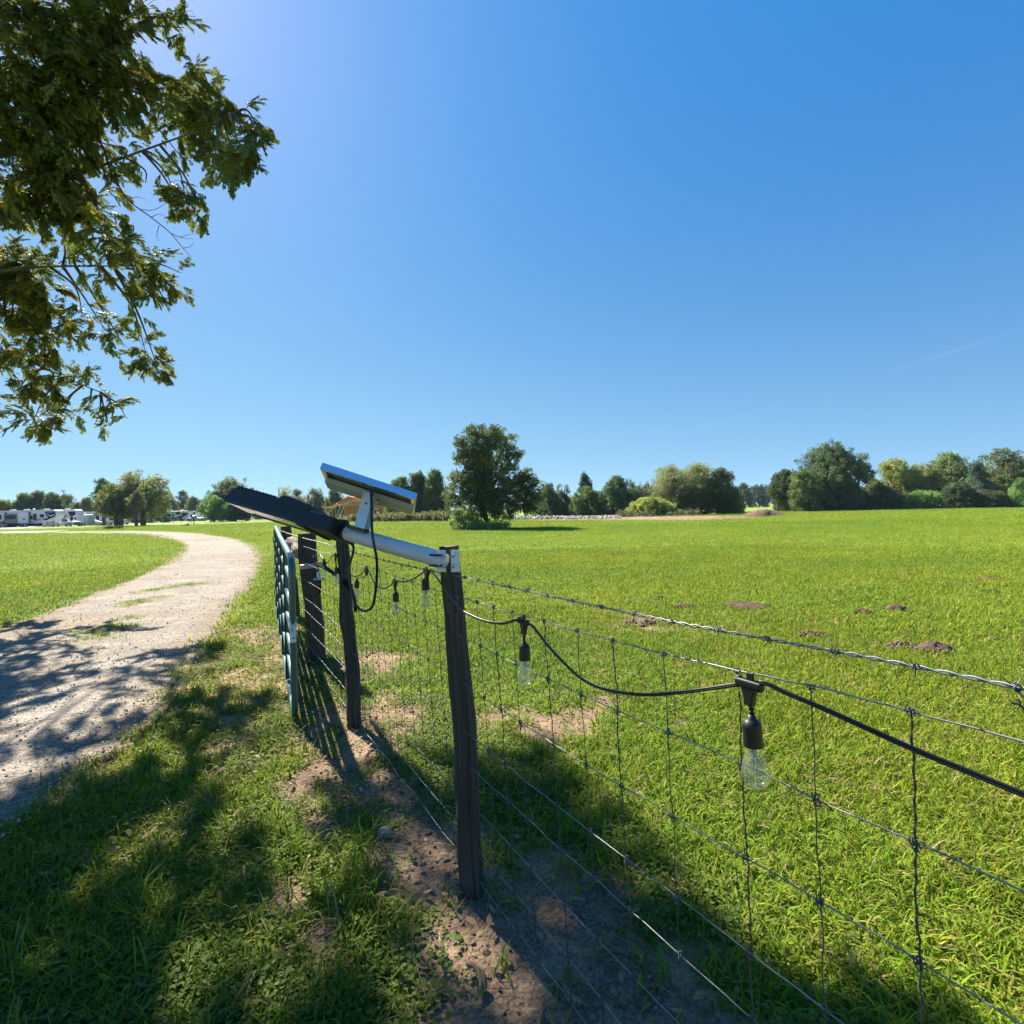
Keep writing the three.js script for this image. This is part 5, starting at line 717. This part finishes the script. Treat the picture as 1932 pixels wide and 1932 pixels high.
// ---------------------------------------------------------------- the timber house going up beyond the field
{
  const Z = 116, t = thing('house_under_construction', 'orange timber house under construction beyond the field weeds, behind the solar panel', 'house', G0(680, Z)), s = Z / 1000, x = (u) => (u - 680) * s, y = (v) => EYE + (hor(680) - v) * s;
  const osb = new THREE.MeshStandardMaterial({ color: RGB(0.66, 0.25, 0.06), roughness: 0.9 }), lum = std(0.66, 0.38, 0.14, 0.85), lumPale = std(0.72, 0.58, 0.4, 0.85), black = std(0.01, 0.01, 0.012, 0.7);
  const pk = y(936), ev = y(948), D = -7;
  // sheathed walls and gable, panel by panel
  const wall = (name, x0, x1, y0, y1, z) => { const n = Math.max(1, Math.round((x1 - x0) / 1.22)), w = (x1 - x0) / n; for (let i = 0; i < n; i++) part(t, name, box(w - 0.02, y1 - y0, 0.05, x0 + (i + 0.5) * w, (y0 + y1) / 2, z), osb); };
  wall('wall_panel', x(648), x(700), 0.2, y(955), -0.3); wall('wall_panel', x(712), x(731), 0.2, y(953), 0); part(t, 'wall_panel', box(x(731) - x(648), 2.6, 0.06, (x(731) + x(648)) / 2, 1.5, -8), osb);
  part(t, 'gable', extrude([[x(637), ev], [x(658), pk], [x(672), pk - 0.3], [x(700), y(952)], [x(700), y(957)], [x(637), y(954)]], 0.08).translate(0, 0, -0.1), osb);
  part(t, 'roof', [beam(V(x(634), ev - 0.1, D / 2), V(x(658), pk + 0.02, D / 2), 0.07, 7.4, V(0, 0, 1)), beam(V(x(658), pk + 0.02, D / 2), V(x(740), y(954), D / 2), 0.07, 7.4, V(0, 0, 1)), beam(V(x(612), y(957), -1.5), V(x(640), y(950), -1.5), 0.07, 5, V(0, 0, 1))], osb);
  part(t, 'floor', box(x(745) - x(614), 0.2, 9, (x(745) + x(614)) / 2, 0.1, -3), lumPale);
  for (const u of [619, 624, 630, 636]) part(t, 'porch_post', box(0.14, y(955.5), 0.14, x(u), y(955.5) / 2, 1.0), lum); for (const u of [743, 747]) part(t, 'porch_post', box(0.13, y(957), 0.13, x(u), y(957) / 2, 0.6), lum);
  part(t, 'porch_beam', beam(V(x(612), y(956), 1.0), V(x(645), y(953.5), 1.0), 0.14, 0.24), lum); part(t, 'porch_beam', beam(V(x(645), y(952.5), 0.3), V(x(686), y(951), 0.3), 0.12, 0.2), lum);
  for (let i = 0; i < 8; i++) part(t, 'rafter', beam(V(x(636 + i * 6.6) + 0.35, y(947.5) - 0.02 * i, -0.2), V(x(634 + i * 6.6), y(953), 1.15), 0.07, 0.2), lumPale);
  for (const [a, b, c, d] of [[612, 975, 634, 955], [641, 982, 653, 948], [637, 980, 645, 950], [655, 950, 690, 938], [748, 966, 756, 972]]) part(t, 'brace', beam(V(x(a), y(b), 1.4), V(x(c), y(d), 0.4), 0.12, 0.22), lumPale);
  for (let i = 0; i < 9; i++) part(t, 'stud', box(0.09, y(957), 0.12, x(731 + i * 2), y(957) / 2, -0.1), lum); part(t, 'top_plate', box(x(748) - x(730), 0.14, 0.14, x(739), y(956.5), -0.1), lum);
  part(t, 'door_opening', box(0.45, 1.1, 0.08, x(709), y(967), 0.02), black); part(t, 'window_opening', box(0.9, 1.3, 0.1, x(629), 1.5, -2.5), black);
}
// the pond bank right of the oak: bare clay, pale stones, a heap of dirt
const clayMat = new THREE.MeshStandardMaterial({ color: RGB(0.3, 0.2, 0.125), map: soilMap, bumpMap: soilBump, bumpScale: 0.05, roughness: 1 });
{
  const mk = (near, farE, hh) => { const a = curve2(near).getPoints(90), b = curve2(farE).getPoints(90), pos = [], uv = [], idx = []; for (let i = 0; i <= 90; i++) for (let k = 0; k <= 8; k++) { const p = a[i].clone().lerp(b[i], k / 8), q = Math.sin(Math.PI * k / 8) * Math.sin(Math.PI * i / 90); pos.push(p.x, height(p.x, p.z) + 0.03 + hh * q * (0.6 + 0.8 * fbm(p.x * 0.6, p.z * 0.6, 3)), p.z); uv.push(p.x / 2, p.z / 2); } for (let i = 0; i < 90; i++) for (let k = 0; k < 8; k++) { const q = i * 9 + k, r = q + 9; idx.push(q, r, q + 1, q + 1, r, r + 1); } const g = new THREE.BufferGeometry(); g.setAttribute('position', new THREE.Float32BufferAttribute(pos, 3)); g.setAttribute('uv', new THREE.Float32BufferAttribute(uv, 2)); g.setIndex(idx); g.computeVertexNormals(); if (g.attributes.normal.getY(400) < 0) { g.setIndex(idx.map((_, i) => idx[i - (i % 3) + 2 - (i % 3)])); g.computeVertexNormals(); } return g; };
  tag(part(scene, 'bare_bank', mk([xz(960, 982), xz(1060, 983), xz(1180, 983.5), xz(1300, 983), xz(1400, 980), xz(1470, 975)], [xz(960, 977), xz(1060, 977), xz(1180, 976.5), xz(1300, 975.5), xz(1400, 974), xz(1470, 972)], 0.22), clayMat), 'strip of bare tan earth along the far edge of the field', 'earth bank', null, 'structure');
  const g = mk([xz(1385, 978.5), xz(1430, 977), xz(1460, 975.5), xz(1488, 974)], [xz(1392, 976.5), xz(1430, 974.5), xz(1460, 973), xz(1488, 972)], 0.95); tag(part(scene, 'dirt_heap', g, new THREE.MeshStandardMaterial({ color: RGB(0.2, 0.115, 0.065), map: soilMap, bumpMap: soilBump, bumpScale: 0.08, roughness: 1 })), 'low heap of reddish dirt at the right end of the earth bank', 'dirt heap');
  const r = rng(31), rockG = new THREE.IcosahedronGeometry(1, 1); { const p = rockG.attributes.position; for (let i = 0; i < p.count; i++) { const k = 0.75 + 0.5 * vnoise(p.getX(i) * 2 + 5, p.getY(i) * 2 + p.getZ(i) * 3 + 9); p.setXYZ(i, p.getX(i) * k, p.getY(i) * k * 0.7, p.getZ(i) * k); } rockG.computeVertexNormals(); }
  const l = []; for (let i = 0; i < 420; i++) { const u = lerp(955, 1172, r()), v = lerp(976.3, 980.6, Math.pow(r(), 1.2)), p = G(u, v); p.y += 0.12 + 0.1 * r(); l.push([p, [r() * 6, r() * 6, r() * 6], 0.12 + 0.2 * r(), RGB(0.24 + 0.15 * r(), 0.23 + 0.14 * r(), 0.2 + 0.12 * r())]); }
  const gr = new THREE.Group(); gr.name = 'bank_rocks'; scene.add(gr); tag(gr, 'pale rubble stones lining the pond bank right of the oak', 'rocks', null, 'stuff'); instanced(gr, 'rocks', rockG, std(1, 1, 1, 0.9), l);
}
// distant wooded hills
{
  const hill = (list, Z, depth, label) => { const pts = list.map(([u, v]) => P(u, v, Z)), c = smooth(pts, 300), pos = [], idx = []; c.forEach((p, i) => { const y = p.y + (fbm(i * 0.35, Z, 4) - 0.5) * Z * 0.004; for (const [dz, k] of [[140, -0.02], [60, 0.55], [0, 1], [-depth * 0.5, 0.7], [-depth, -0.02]]) pos.push(p.x, Math.max(-2, y * k), p.z + dz); }); for (let i = 0; i < c.length - 1; i++) for (let k = 0; k < 4; k++) { const q = i * 5 + k, r = q + 5; idx.push(q, r, q + 1, q + 1, r, r + 1); } const g = new THREE.BufferGeometry(); g.setAttribute('position', new THREE.Float32BufferAttribute(pos, 3)); g.setIndex(idx); g.computeVertexNormals(); tag(part(scene, 'hill', g, new THREE.MeshStandardMaterial({ color: RGB(0.05, 0.075, 0.04), roughness: 1, side: THREE.DoubleSide })), label, 'hill', null, 'structure'); };
  hill([[-500, 958], [-100, 954], [60, 953], [150, 951], [225, 951], [300, 950], [420, 952], [540, 947], [660, 950], [800, 952]], 1700, 500, 'low blue wooded hill behind the trailers');
  hill([[780, 950], [1000, 950], [1200, 944], [1380, 937], [1440, 931], [1560, 934], [1800, 930], [2300, 925]], 1500, 500, 'low blue wooded hill behind the right hand wood');
}
// ---------------------------------------------------------------- grass, weeds and litter on the ground
const grassMat = leafMat(0.75, 0.55); grassMat.specularIntensity = 0.14;
function tuft(seed, n, rad, len, wid, lay = 0.5, seg = 3) {
  const r = rng(seed), L = [];
  for (let i = 0; i < n; i++) {
    const a = r() * 6.283, q = Math.sqrt(r()) * rad, b = V(Math.cos(a) * q, -0.008, Math.sin(a) * q), az = r() * 6.283, l = len * (0.5 + 0.75 * r()), out = V(Math.cos(az), 0, Math.sin(az)), sd = V(-out.z, 0, out.x), w = wid * (0.65 + 0.7 * r()), ln = lay * (0.3 + 1.2 * r()), v = [], t = [];
    for (let k = 0; k <= seg; k++) { const f = k / seg, th = ln * (0.35 + 1.15 * f), p = b.clone().addScaledVector(out, l * f * Math.sin(Math.min(1.5, th))).add(V(0, l * f * Math.cos(Math.min(1.5, th)), 0)), ww = w * (k === seg ? 0.05 : 1 - 0.45 * f * f); if (k === seg) v.push(p); else v.push(p.clone().addScaledVector(sd, ww / 2), p.clone().addScaledVector(sd, -ww / 2)); }
    for (let k = 0; k < seg; k++) { const o = 2 * k; if (k === seg - 1) t.push(o, o + 1, o + 2); else t.push(o, o + 1, o + 2, o + 2, o + 1, o + 3); }
    const tone = 0.7 + 0.55 * r(), dry = r() < 0.11; L.push([v, t, dry ? [1.7 * tone, 1.15 * tone, 2.2 * tone] : [tone * (0.85 + 0.35 * r()), tone, tone * (0.7 + 0.6 * r())]]);
  }
  return leafMesh(L);
}
function weedTuft(seed, n, rad, leaf) {   // small round leaves held flat, for the ground cover
  const r = rng(seed), L = [];
  for (let i = 0; i < n; i++) { const a = r() * 6.283, q = Math.sqrt(r()) * rad, c = V(Math.cos(a) * q, 0.008 + 0.03 * r(), Math.sin(a) * q), az = r() * 6.283, d = V(Math.cos(az), (r() - 0.3) * 0.7, Math.sin(az)).normalize(), s = V(-Math.sin(az), (r() - 0.5) * 0.5, Math.cos(az)).normalize(), l = leaf * (0.6 + 0.7 * r()), w = l * 0.42; const v = [c, c.clone().addScaledVector(d, l * 0.35).addScaledVector(s, w * 0.9), c.clone().addScaledVector(d, l * 0.75).addScaledVector(s, w * 0.7), c.clone().addScaledVector(d, l), c.clone().addScaledVector(d, l * 0.75).addScaledVector(s, -w * 0.7), c.clone().addScaledVector(d, l * 0.35).addScaledVector(s, -w * 0.9)]; for (const k of [1, 2, 4, 5]) v[k].y += l * 0.08; const tone = 0.75 + 0.5 * r(); L.push([v, [0, 1, 2, 0, 2, 3, 0, 3, 4, 0, 4, 5], [tone, tone, tone]]); }
  return leafMesh(L);
}
const T = {
  n: [1, 2, 3, 4].map((s) => tuft(s, 13, 0.055, 0.085, 0.0062, 0.75)), tall: [11, 12, 13].map((s) => tuft(s, 11, 0.06, 0.14, 0.0066, 0.95, 4)), m: [21, 22, 23].map((s) => tuft(s, 20, 0.11, 0.08, 0.0085, 0.75, 2)), f: [31, 32, 33].map((s) => tuft(s, 34, 0.24, 0.085, 0.0115, 0.8, 2)), v: [41, 42].map((s) => tuft(s, 48, 0.5, 0.09, 0.02, 0.8, 1)), w: [41, 42].map((s) => tuft(s, 60, 1.1, 0.10, 0.045, 0.8, 1)), weed: [51, 52, 53].map((s) => weedTuft(s, 30, 0.08, 0.0155)),
};
const inView = (x, z) => z < -1.2 && Math.abs(x) < 1.12 * -z + 0.9;
const tone = (x, z) => fbm(x * 0.35 + 11, z * 0.35, 4) * 0.55 + fbm(x * 0.05 + 7, z * 0.16 + 2, 3) * 0.45;
function scatter(r0, r1, per, seed, choose) {
  const r = rng(seed), step = 1 / Math.sqrt(per);
  for (let z = -r0 * 0.62; z > -r1; z -= step) for (let x = -1.12 * -z - 0.9; x < 1.12 * -z + 0.9; x += step) {
    const px = x + (r() - 0.5) * step * 1.5, pz = z + (r() - 0.5) * step * 1.5, d = Math.hypot(px, pz) * (0.88 + 0.24 * r());
    const ok = d > r0 && d < r1 && inView(px, pz); choose(px, pz, ok, r);
  }
}
const grassGroups = { field: [], shade: [] };
const bins = new Map();
const put = (geo, entry) => { if (!bins.has(geo)) bins.set(geo, []); bins.get(geo).push(entry); };
const STRAW = RGB(0.42, 0.33, 0.15);
function grassColor(x, z, r, k = 1) { const n = clamp(tone(x, z) * 1.7 - 0.35), d = Math.hypot(x, z), v = d > 9 ? 0.45 : 1, b = k * (0.88 + v * (0.55 * r() * r() - 0.18) + 0.2 * (fbm(x * 1.9 + 3, z * 1.9, 2) - 0.2)); return RGB(lerp(0.16, 0.27, n) * b * (0.88 + 0.24 * r()), lerp(0.29, 0.355, n) * b, 0.02 * b).lerp(STRAW, r() < 0.05 * v ? 0.75 : 0); }
const heapSpots = [];
function blade(set, s0) {
  return (x, z, ok, r) => {
    if (!ok) return;
    const road = onRoad(x, z) + (fbm(x * 3, z * 3, 2) - 0.5) * 0.3, vg = verge(x, z); if (road > 0.02 && vg < 0.1 + r() * 0.5) return;
    const dist = Math.hypot(x, z), b = dist < 16 ? bare(x, z) : 0; if (r() < sstep(0.1, 0.55, b) * 0.96) return;
    for (const [hx, hz, hr] of heapSpots) if ((x - hx) ** 2 + (z - hz) ** 2 < hr * hr && r() < 0.93) return;
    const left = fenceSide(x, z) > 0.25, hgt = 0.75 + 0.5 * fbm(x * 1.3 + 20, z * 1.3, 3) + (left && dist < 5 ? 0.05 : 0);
    const g = set[(r() * set.length) | 0]; let s = s0 * (0.75 + 0.5 * r()); if (vg > 0.1) s *= 0.6;
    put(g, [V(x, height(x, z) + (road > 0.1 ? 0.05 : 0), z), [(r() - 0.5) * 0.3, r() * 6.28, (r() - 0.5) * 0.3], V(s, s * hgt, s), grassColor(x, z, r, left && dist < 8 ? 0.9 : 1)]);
  };
}
// mole hills and dry spots in the field are known before the grass is sown, so that none grows through them
const HEAPS = [
  [1208, 1178, 0.42, 0.05, 'flattened patch of dry soil nearest the near post in the field', 1], [1408, 1145, 0.55, 0.09, 'widest mole heap, middle of the field above the nearest bulb', 0], [1290, 1147, 0.3, 0.06, 'small mole heap between the dry patch and the widest heap', 0], [1244, 1132, 0.2, 0.05, 'tiny mole heap, leftmost in the field', 0], [1690, 1153, 0.24, 0.09, 'compact mole heap right of the widest heap', 0], [1760, 1229, 0.34, 0.07, 'dark mole heap nearest the barbed wire at the right', 0], [1700, 1222, 0.26, 0.04, 'thin scatter of soil left of the dark mole heap', 1], [1535, 1198, 0.3, 0.035, 'faint dry patch under the barbed wire, below the widest heap', 1], [1862, 1094, 0.36, 0.05, 'flat pale mole heap farthest right in the field', 1], [1628, 1160, 0.22, 0.03, 'faint dry patch between two mole heaps', 1],
];
for (const [u, v, R] of HEAPS) { const p = G(u, v); heapSpots.push([p.x, p.z, R * 0.5]); }
scatter(1.5, 4.6, 560, 1, (x, z, ok, r) => { const tallHere = fenceSide(x, z) > 0.3 && onRoad(x, z) < -0.4 && fbm(x * 1.1 + 30, z * 1.1, 3) + (x < -0.6 && z > -3.2 ? 0.1 : 0) > 0.58; blade(tallHere && r() < 0.32 ? T.tall : T.n, 1)(x, z, ok, r); });
scatter(4.2, 9, 230, 2, blade(T.m, 1));
scatter(8.4, 22, 85, 3, blade(T.f, 1));
scatter(20, 52, 20, 4, blade(T.v, 1));
scatter(48, 120, 5, 5, blade(T.w, 1));
{
  const g = new THREE.Group(); g.name = 'grass'; scene.add(g); tag(g, 'short lush green grass of the field and the road verges', 'grass', null, 'stuff');
  for (const [geo, l] of bins) instanced(g, 'grass_blades', geo, grassMat, l);
}
// broad leaved ground cover beside the fence and under the tree
{
  const g = new THREE.Group(); g.name = 'weeds'; scene.add(g); tag(g, 'small round leaved weeds creeping over the soil beside the fence', 'weeds', null, 'stuff'); const lists = T.weed.map(() => []);
  scatter(1.5, 7, 300, 6, (x, z, ok, r) => { if (!ok || onRoad(x, z) > -0.05) return; const f = fenceSide(x, z), want = (f > -0.9 && f < 2.2 ? 0.8 : 0) * sstep(0.42, 0.62, fbm(x * 1.6 + 70, z * 1.6, 3)) * (1 - 0.95 * sstep(0.35, 0.8, bare(x, z))) + (f > 0 && f < 1.8 ? 0.12 * (1 - bare(x, z)) : 0); if (r() > want) return; const k = 0.8 + 0.4 * r(); lists[(r() * 3) | 0].push([V(x, height(x, z), z), [0, r() * 6.28, 0], 0.9 + 0.6 * r(), RGB(0.14 * k * (0.9 + 0.3 * r()), 0.20 * k, 0.04 * k)]); });
  lists.forEach((l, i) => instanced(g, 'leaves', T.weed[i], grassMat, l));
}
// dead leaves and straw
{
  const r = rng(91), leaf = (s) => { const q = rng(s), L = []; const v = [V(-0.5, 0, 0), V(-0.15, 0.10, 0.2), V(0.2, 0.05, 0.17), V(0.5, 0.12, 0), V(0.2, 0.08, -0.17), V(-0.15, 0.12, -0.2)].map((p) => p.add(V(0, (q() - 0.5) * 0.14, 0))); L.push([v, [0, 1, 5, 1, 2, 4, 1, 4, 5, 2, 3, 4], [1, 1, 1]]); return leafMesh(L); };
  const straw = leafMesh([[[V(-0.5, 0, 0.008), V(0, 0.04, 0.01), V(0.5, 0, 0.004), V(0.5, 0.0, -0.006), V(0, 0.05, -0.01), V(-0.5, 0.01, -0.008)], [0, 1, 5, 1, 4, 5, 1, 2, 4, 2, 3, 4], [1, 1, 1]]]);
  const g = new THREE.Group(); g.name = 'leaf_litter'; scene.add(g); tag(g, 'dry brown leaves and straw strewn on the soil and grass', 'leaf litter', null, 'stuff');
  const l1 = [], l2 = [], l3 = [];
  scatter(1.5, 9, 240, 7, (x, z, ok, rr) => { if (!ok) return; const b = bare(x, z), f = fenceSide(x, z), rd = onRoad(x, z), d = Math.hypot(x, z); const w = clamp(0.05 + 0.75 * b + (f > 0 && f < 2.6 && rd < 0 && d > 3.2 ? 0.75 : 0)) * (rd > 0 ? 0.16 : 1) * (f < -0.6 ? 0.25 : 1); if (rr() > w) return; const y = height(x, z) + (rd > 0 ? 0.06 : 0.014 + 0.03 * rr()), k = 0.7 + 0.6 * rr(), c = RGB(0.24 * k, 0.165 * k * (0.9 + 0.2 * rr()), 0.085 * k), q = rr(); (q < 0.25 ? l1 : q < 0.4 ? l2 : l3).push([V(x, y, z), [(rr() - 0.5) * 0.7, rr() * 6.28, (rr() - 0.5) * 0.5], q < 0.4 ? 0.025 + 0.04 * rr() : 0.05 + 0.13 * rr(), c]); });
  const lm = leafMat(0.8, 0.2); instanced(g, 'dry_leaves', leaf(1), lm, l1); instanced(g, 'dry_leaves', leaf(2), lm, l2); instanced(g, 'straw', straw, lm, l3);
}
// gravel stones on the road
{
  const r = rng(17), mk = (s) => { const g = new THREE.IcosahedronGeometry(1, 1), p = g.attributes.position; for (let i = 0; i < p.count; i++) { const k = 0.7 + 0.6 * vnoise(p.getX(i) * 1.7 + s * 7, p.getY(i) * 1.7 + p.getZ(i) * 2.3 + s); p.setXYZ(i, p.getX(i) * k, p.getY(i) * k * 0.62, p.getZ(i) * k * 0.85); } g.computeVertexNormals(); return g; };
  const G3 = [1, 2, 3].map(mk), lists = [[], [], []];
  const add = (r0, r1, per, seed, sz) => scatter(r0, r1, per, seed, (x, z, ok, q) => { const rd = onRoad(x, z); if (!ok || rd < -0.12 || q() > 0.35 + 0.9 * fbm(x * 2, z * 2, 3)) return; const k = 0.75 + 0.45 * q(); lists[(q() * 3) | 0].push([V(x, height(x, z) + 0.05, z), [q() * 6, q() * 6, q() * 6], sz * (0.4 + 1.1 * q() * q()), RGB(0.38 * k, 0.345 * k, 0.29 * k)]); });
  add(2, 8, 300, 61, 0.0105); add(7.5, 16, 45, 62, 0.011); add(15, 32, 5, 63, 0.016);
  const g = new THREE.Group(); g.name = 'gravel'; scene.add(g); tag(g, 'loose pale gravel stones on the road', 'gravel', null, 'stuff'); G3.forEach((geo, i) => instanced(g, 'stones', geo, std(1, 1, 1, 0.95), lists[i]));
}
// clods and crumbs of soil on the bare places
{
  const mk = (s) => { const g = new THREE.IcosahedronGeometry(1, 1), p = g.attributes.position; for (let i = 0; i < p.count; i++) { const k = 0.65 + 0.7 * vnoise(p.getX(i) * 1.9 + s * 5, p.getY(i) * 1.9 + p.getZ(i) * 2.7 + s); p.setXYZ(i, p.getX(i) * k, p.getY(i) * k * 0.6, p.getZ(i) * k); } g.computeVertexNormals(); return g; };
  const G2 = [4, 5].map(mk), lists = [[], []];
  scatter(1.5, 9, 330, 71, (x, z, ok, q) => { if (!ok || onRoad(x, z) > -0.1) return; const b = bare(x, z); if (q() > b * 1.1 - 0.15) return; const k = 0.6 + 0.6 * q(); lists[(q() * 2) | 0].push([V(x, height(x, z), z), [q() * 6, q() * 6, q() * 6], 0.004 + 0.016 * q() * q(), RGB(0.2 * k, 0.125 * k, 0.075 * k)]); });
  for (const [hx, hz, hr] of heapSpots) { const q = rng((hx * 1000) | 0); for (let i = 0; i < 60; i++) { const a = q() * 6.28, d = hr * 1.25 * Math.sqrt(q()), x = hx + Math.cos(a) * d * 1.1, z = hz + Math.sin(a) * d * 0.8, k = 0.6 + 0.7 * q(); lists[i & 1].push([V(x, height(x, z) + 0.02 + 0.05 * (1 - d / hr / 1.25), z), [q() * 6, q() * 6, q() * 6], 0.008 + 0.022 * q(), RGB(0.15 * k, 0.09 * k, 0.06 * k)]); } }
  const g = new THREE.Group(); g.name = 'soil_clods'; scene.add(g); tag(g, 'brown crumbs of soil on the bare places', 'soil', null, 'stuff'); G2.forEach((geo, i) => instanced(g, 'clods', geo, std(1, 1, 1, 1), lists[i]));
}
// mole heaps and dry patches in the field
{
  const soil = new THREE.MeshStandardMaterial({ color: RGB(0.12, 0.072, 0.05), map: soilMap, bumpMap: soilBump, bumpScale: 0.03, roughness: 1 }), dry = new THREE.MeshStandardMaterial({ color: RGB(0.2, 0.14, 0.08), map: soilMap, bumpMap: soilBump, bumpScale: 0.03, roughness: 1 });
  HEAPS.forEach(([u, v, R0, h, label, flat], n) => {
    const R = R0 * 0.6;
    const p = G(u, v), NS = 46, pos = [], uv = [], idx = []; p.y = height(p.x, p.z);
    for (let j = 0; j <= 16; j++) for (let k = 0; k < NS; k++) { const a = k / NS * 6.2832, f = j / 16, e = 1 + 0.55 * (fbm(Math.cos(a) * 1.4 + n * 5 + 3, Math.sin(a) * 1.4 + 9, 3) - 0.5) * 2, rr = R * f * e, x = Math.cos(a) * rr * 1.15, z = Math.sin(a) * rr * 0.85, y = h * (1 - f * f) * (0.4 + 1.2 * fbm(x * 7 + n * 3, z * 7 + 4, 3)) + (fbm(x * 26 + n, z * 26, 2) - 0.45) * 0.035 * (1 - f) + (height(p.x + x, p.z + z) - p.y) + 0.012 - 0.03 * Math.pow(f, 4); pos.push(x, y, z); uv.push(x / 0.6, z / 0.6); }
    for (let j = 0; j < 16; j++) for (let k = 0; k < NS; k++) { const a = j * NS + k, b = j * NS + (k + 1) % NS; idx.push(a, b, a + NS, b, b + NS, a + NS); }
    const g = new THREE.BufferGeometry(); g.setAttribute('position', new THREE.Float32BufferAttribute(pos, 3)); g.setAttribute('uv', new THREE.Float32BufferAttribute(uv, 2)); g.setIndex(idx); g.computeVertexNormals();
    if (g.attributes.normal.getY(NS * 8) < 0) { g.setIndex(idx.map((_, i) => idx[i - (i % 3) + 2 - (i % 3)])); g.computeVertexNormals(); }
    const o = part(scene, flat ? 'dry_patch' : 'mole_heap', g, flat ? dry : soil); o.position.copy(p); tag(o, label, flat ? 'bare patch' : 'mole heap', 'bare heaps and patches in the field');
  });
}
// a dry stick and a pale stone on the soil by the near post
{ const p = (u, v, y) => { const q = G(u, v); q.y = height(q.x, q.z) + y; return q; };
  tag(part(scene, 'stick', [tube(smooth([p(884, 1836, 0.03), p(897, 1852, 0.05), p(908, 1876, 0.035), p(903, 1890, 0.02)], 16), (q) => 0.011 - 0.005 * q, 7), tube(smooth([p(897, 1852, 0.05), p(912, 1862, 0.05), p(915, 1884, 0.02)], 10), 0.006, 6)], std(0.22, 0.14, 0.075, 0.9)), 'short forked dry stick on the bare soil below the near post', 'stick');
  const s = new THREE.IcosahedronGeometry(0.035, 2), pp = s.attributes.position; for (let i = 0; i < pp.count; i++) { const k = 0.7 + 0.6 * vnoise(pp.getX(i) * 40 + 3, pp.getY(i) * 40 + pp.getZ(i) * 50); pp.setXYZ(i, pp.getX(i) * k, pp.getY(i) * k * 0.6, pp.getZ(i) * k); } s.computeVertexNormals(); const o = part(scene, 'stone', s, std(0.3, 0.25, 0.2, 0.95)); o.position.copy(p(727, 1578, 0.02)); tag(o, 'pale stone lying left of the near post', 'stone'); }
renderer.render(scene, camera);
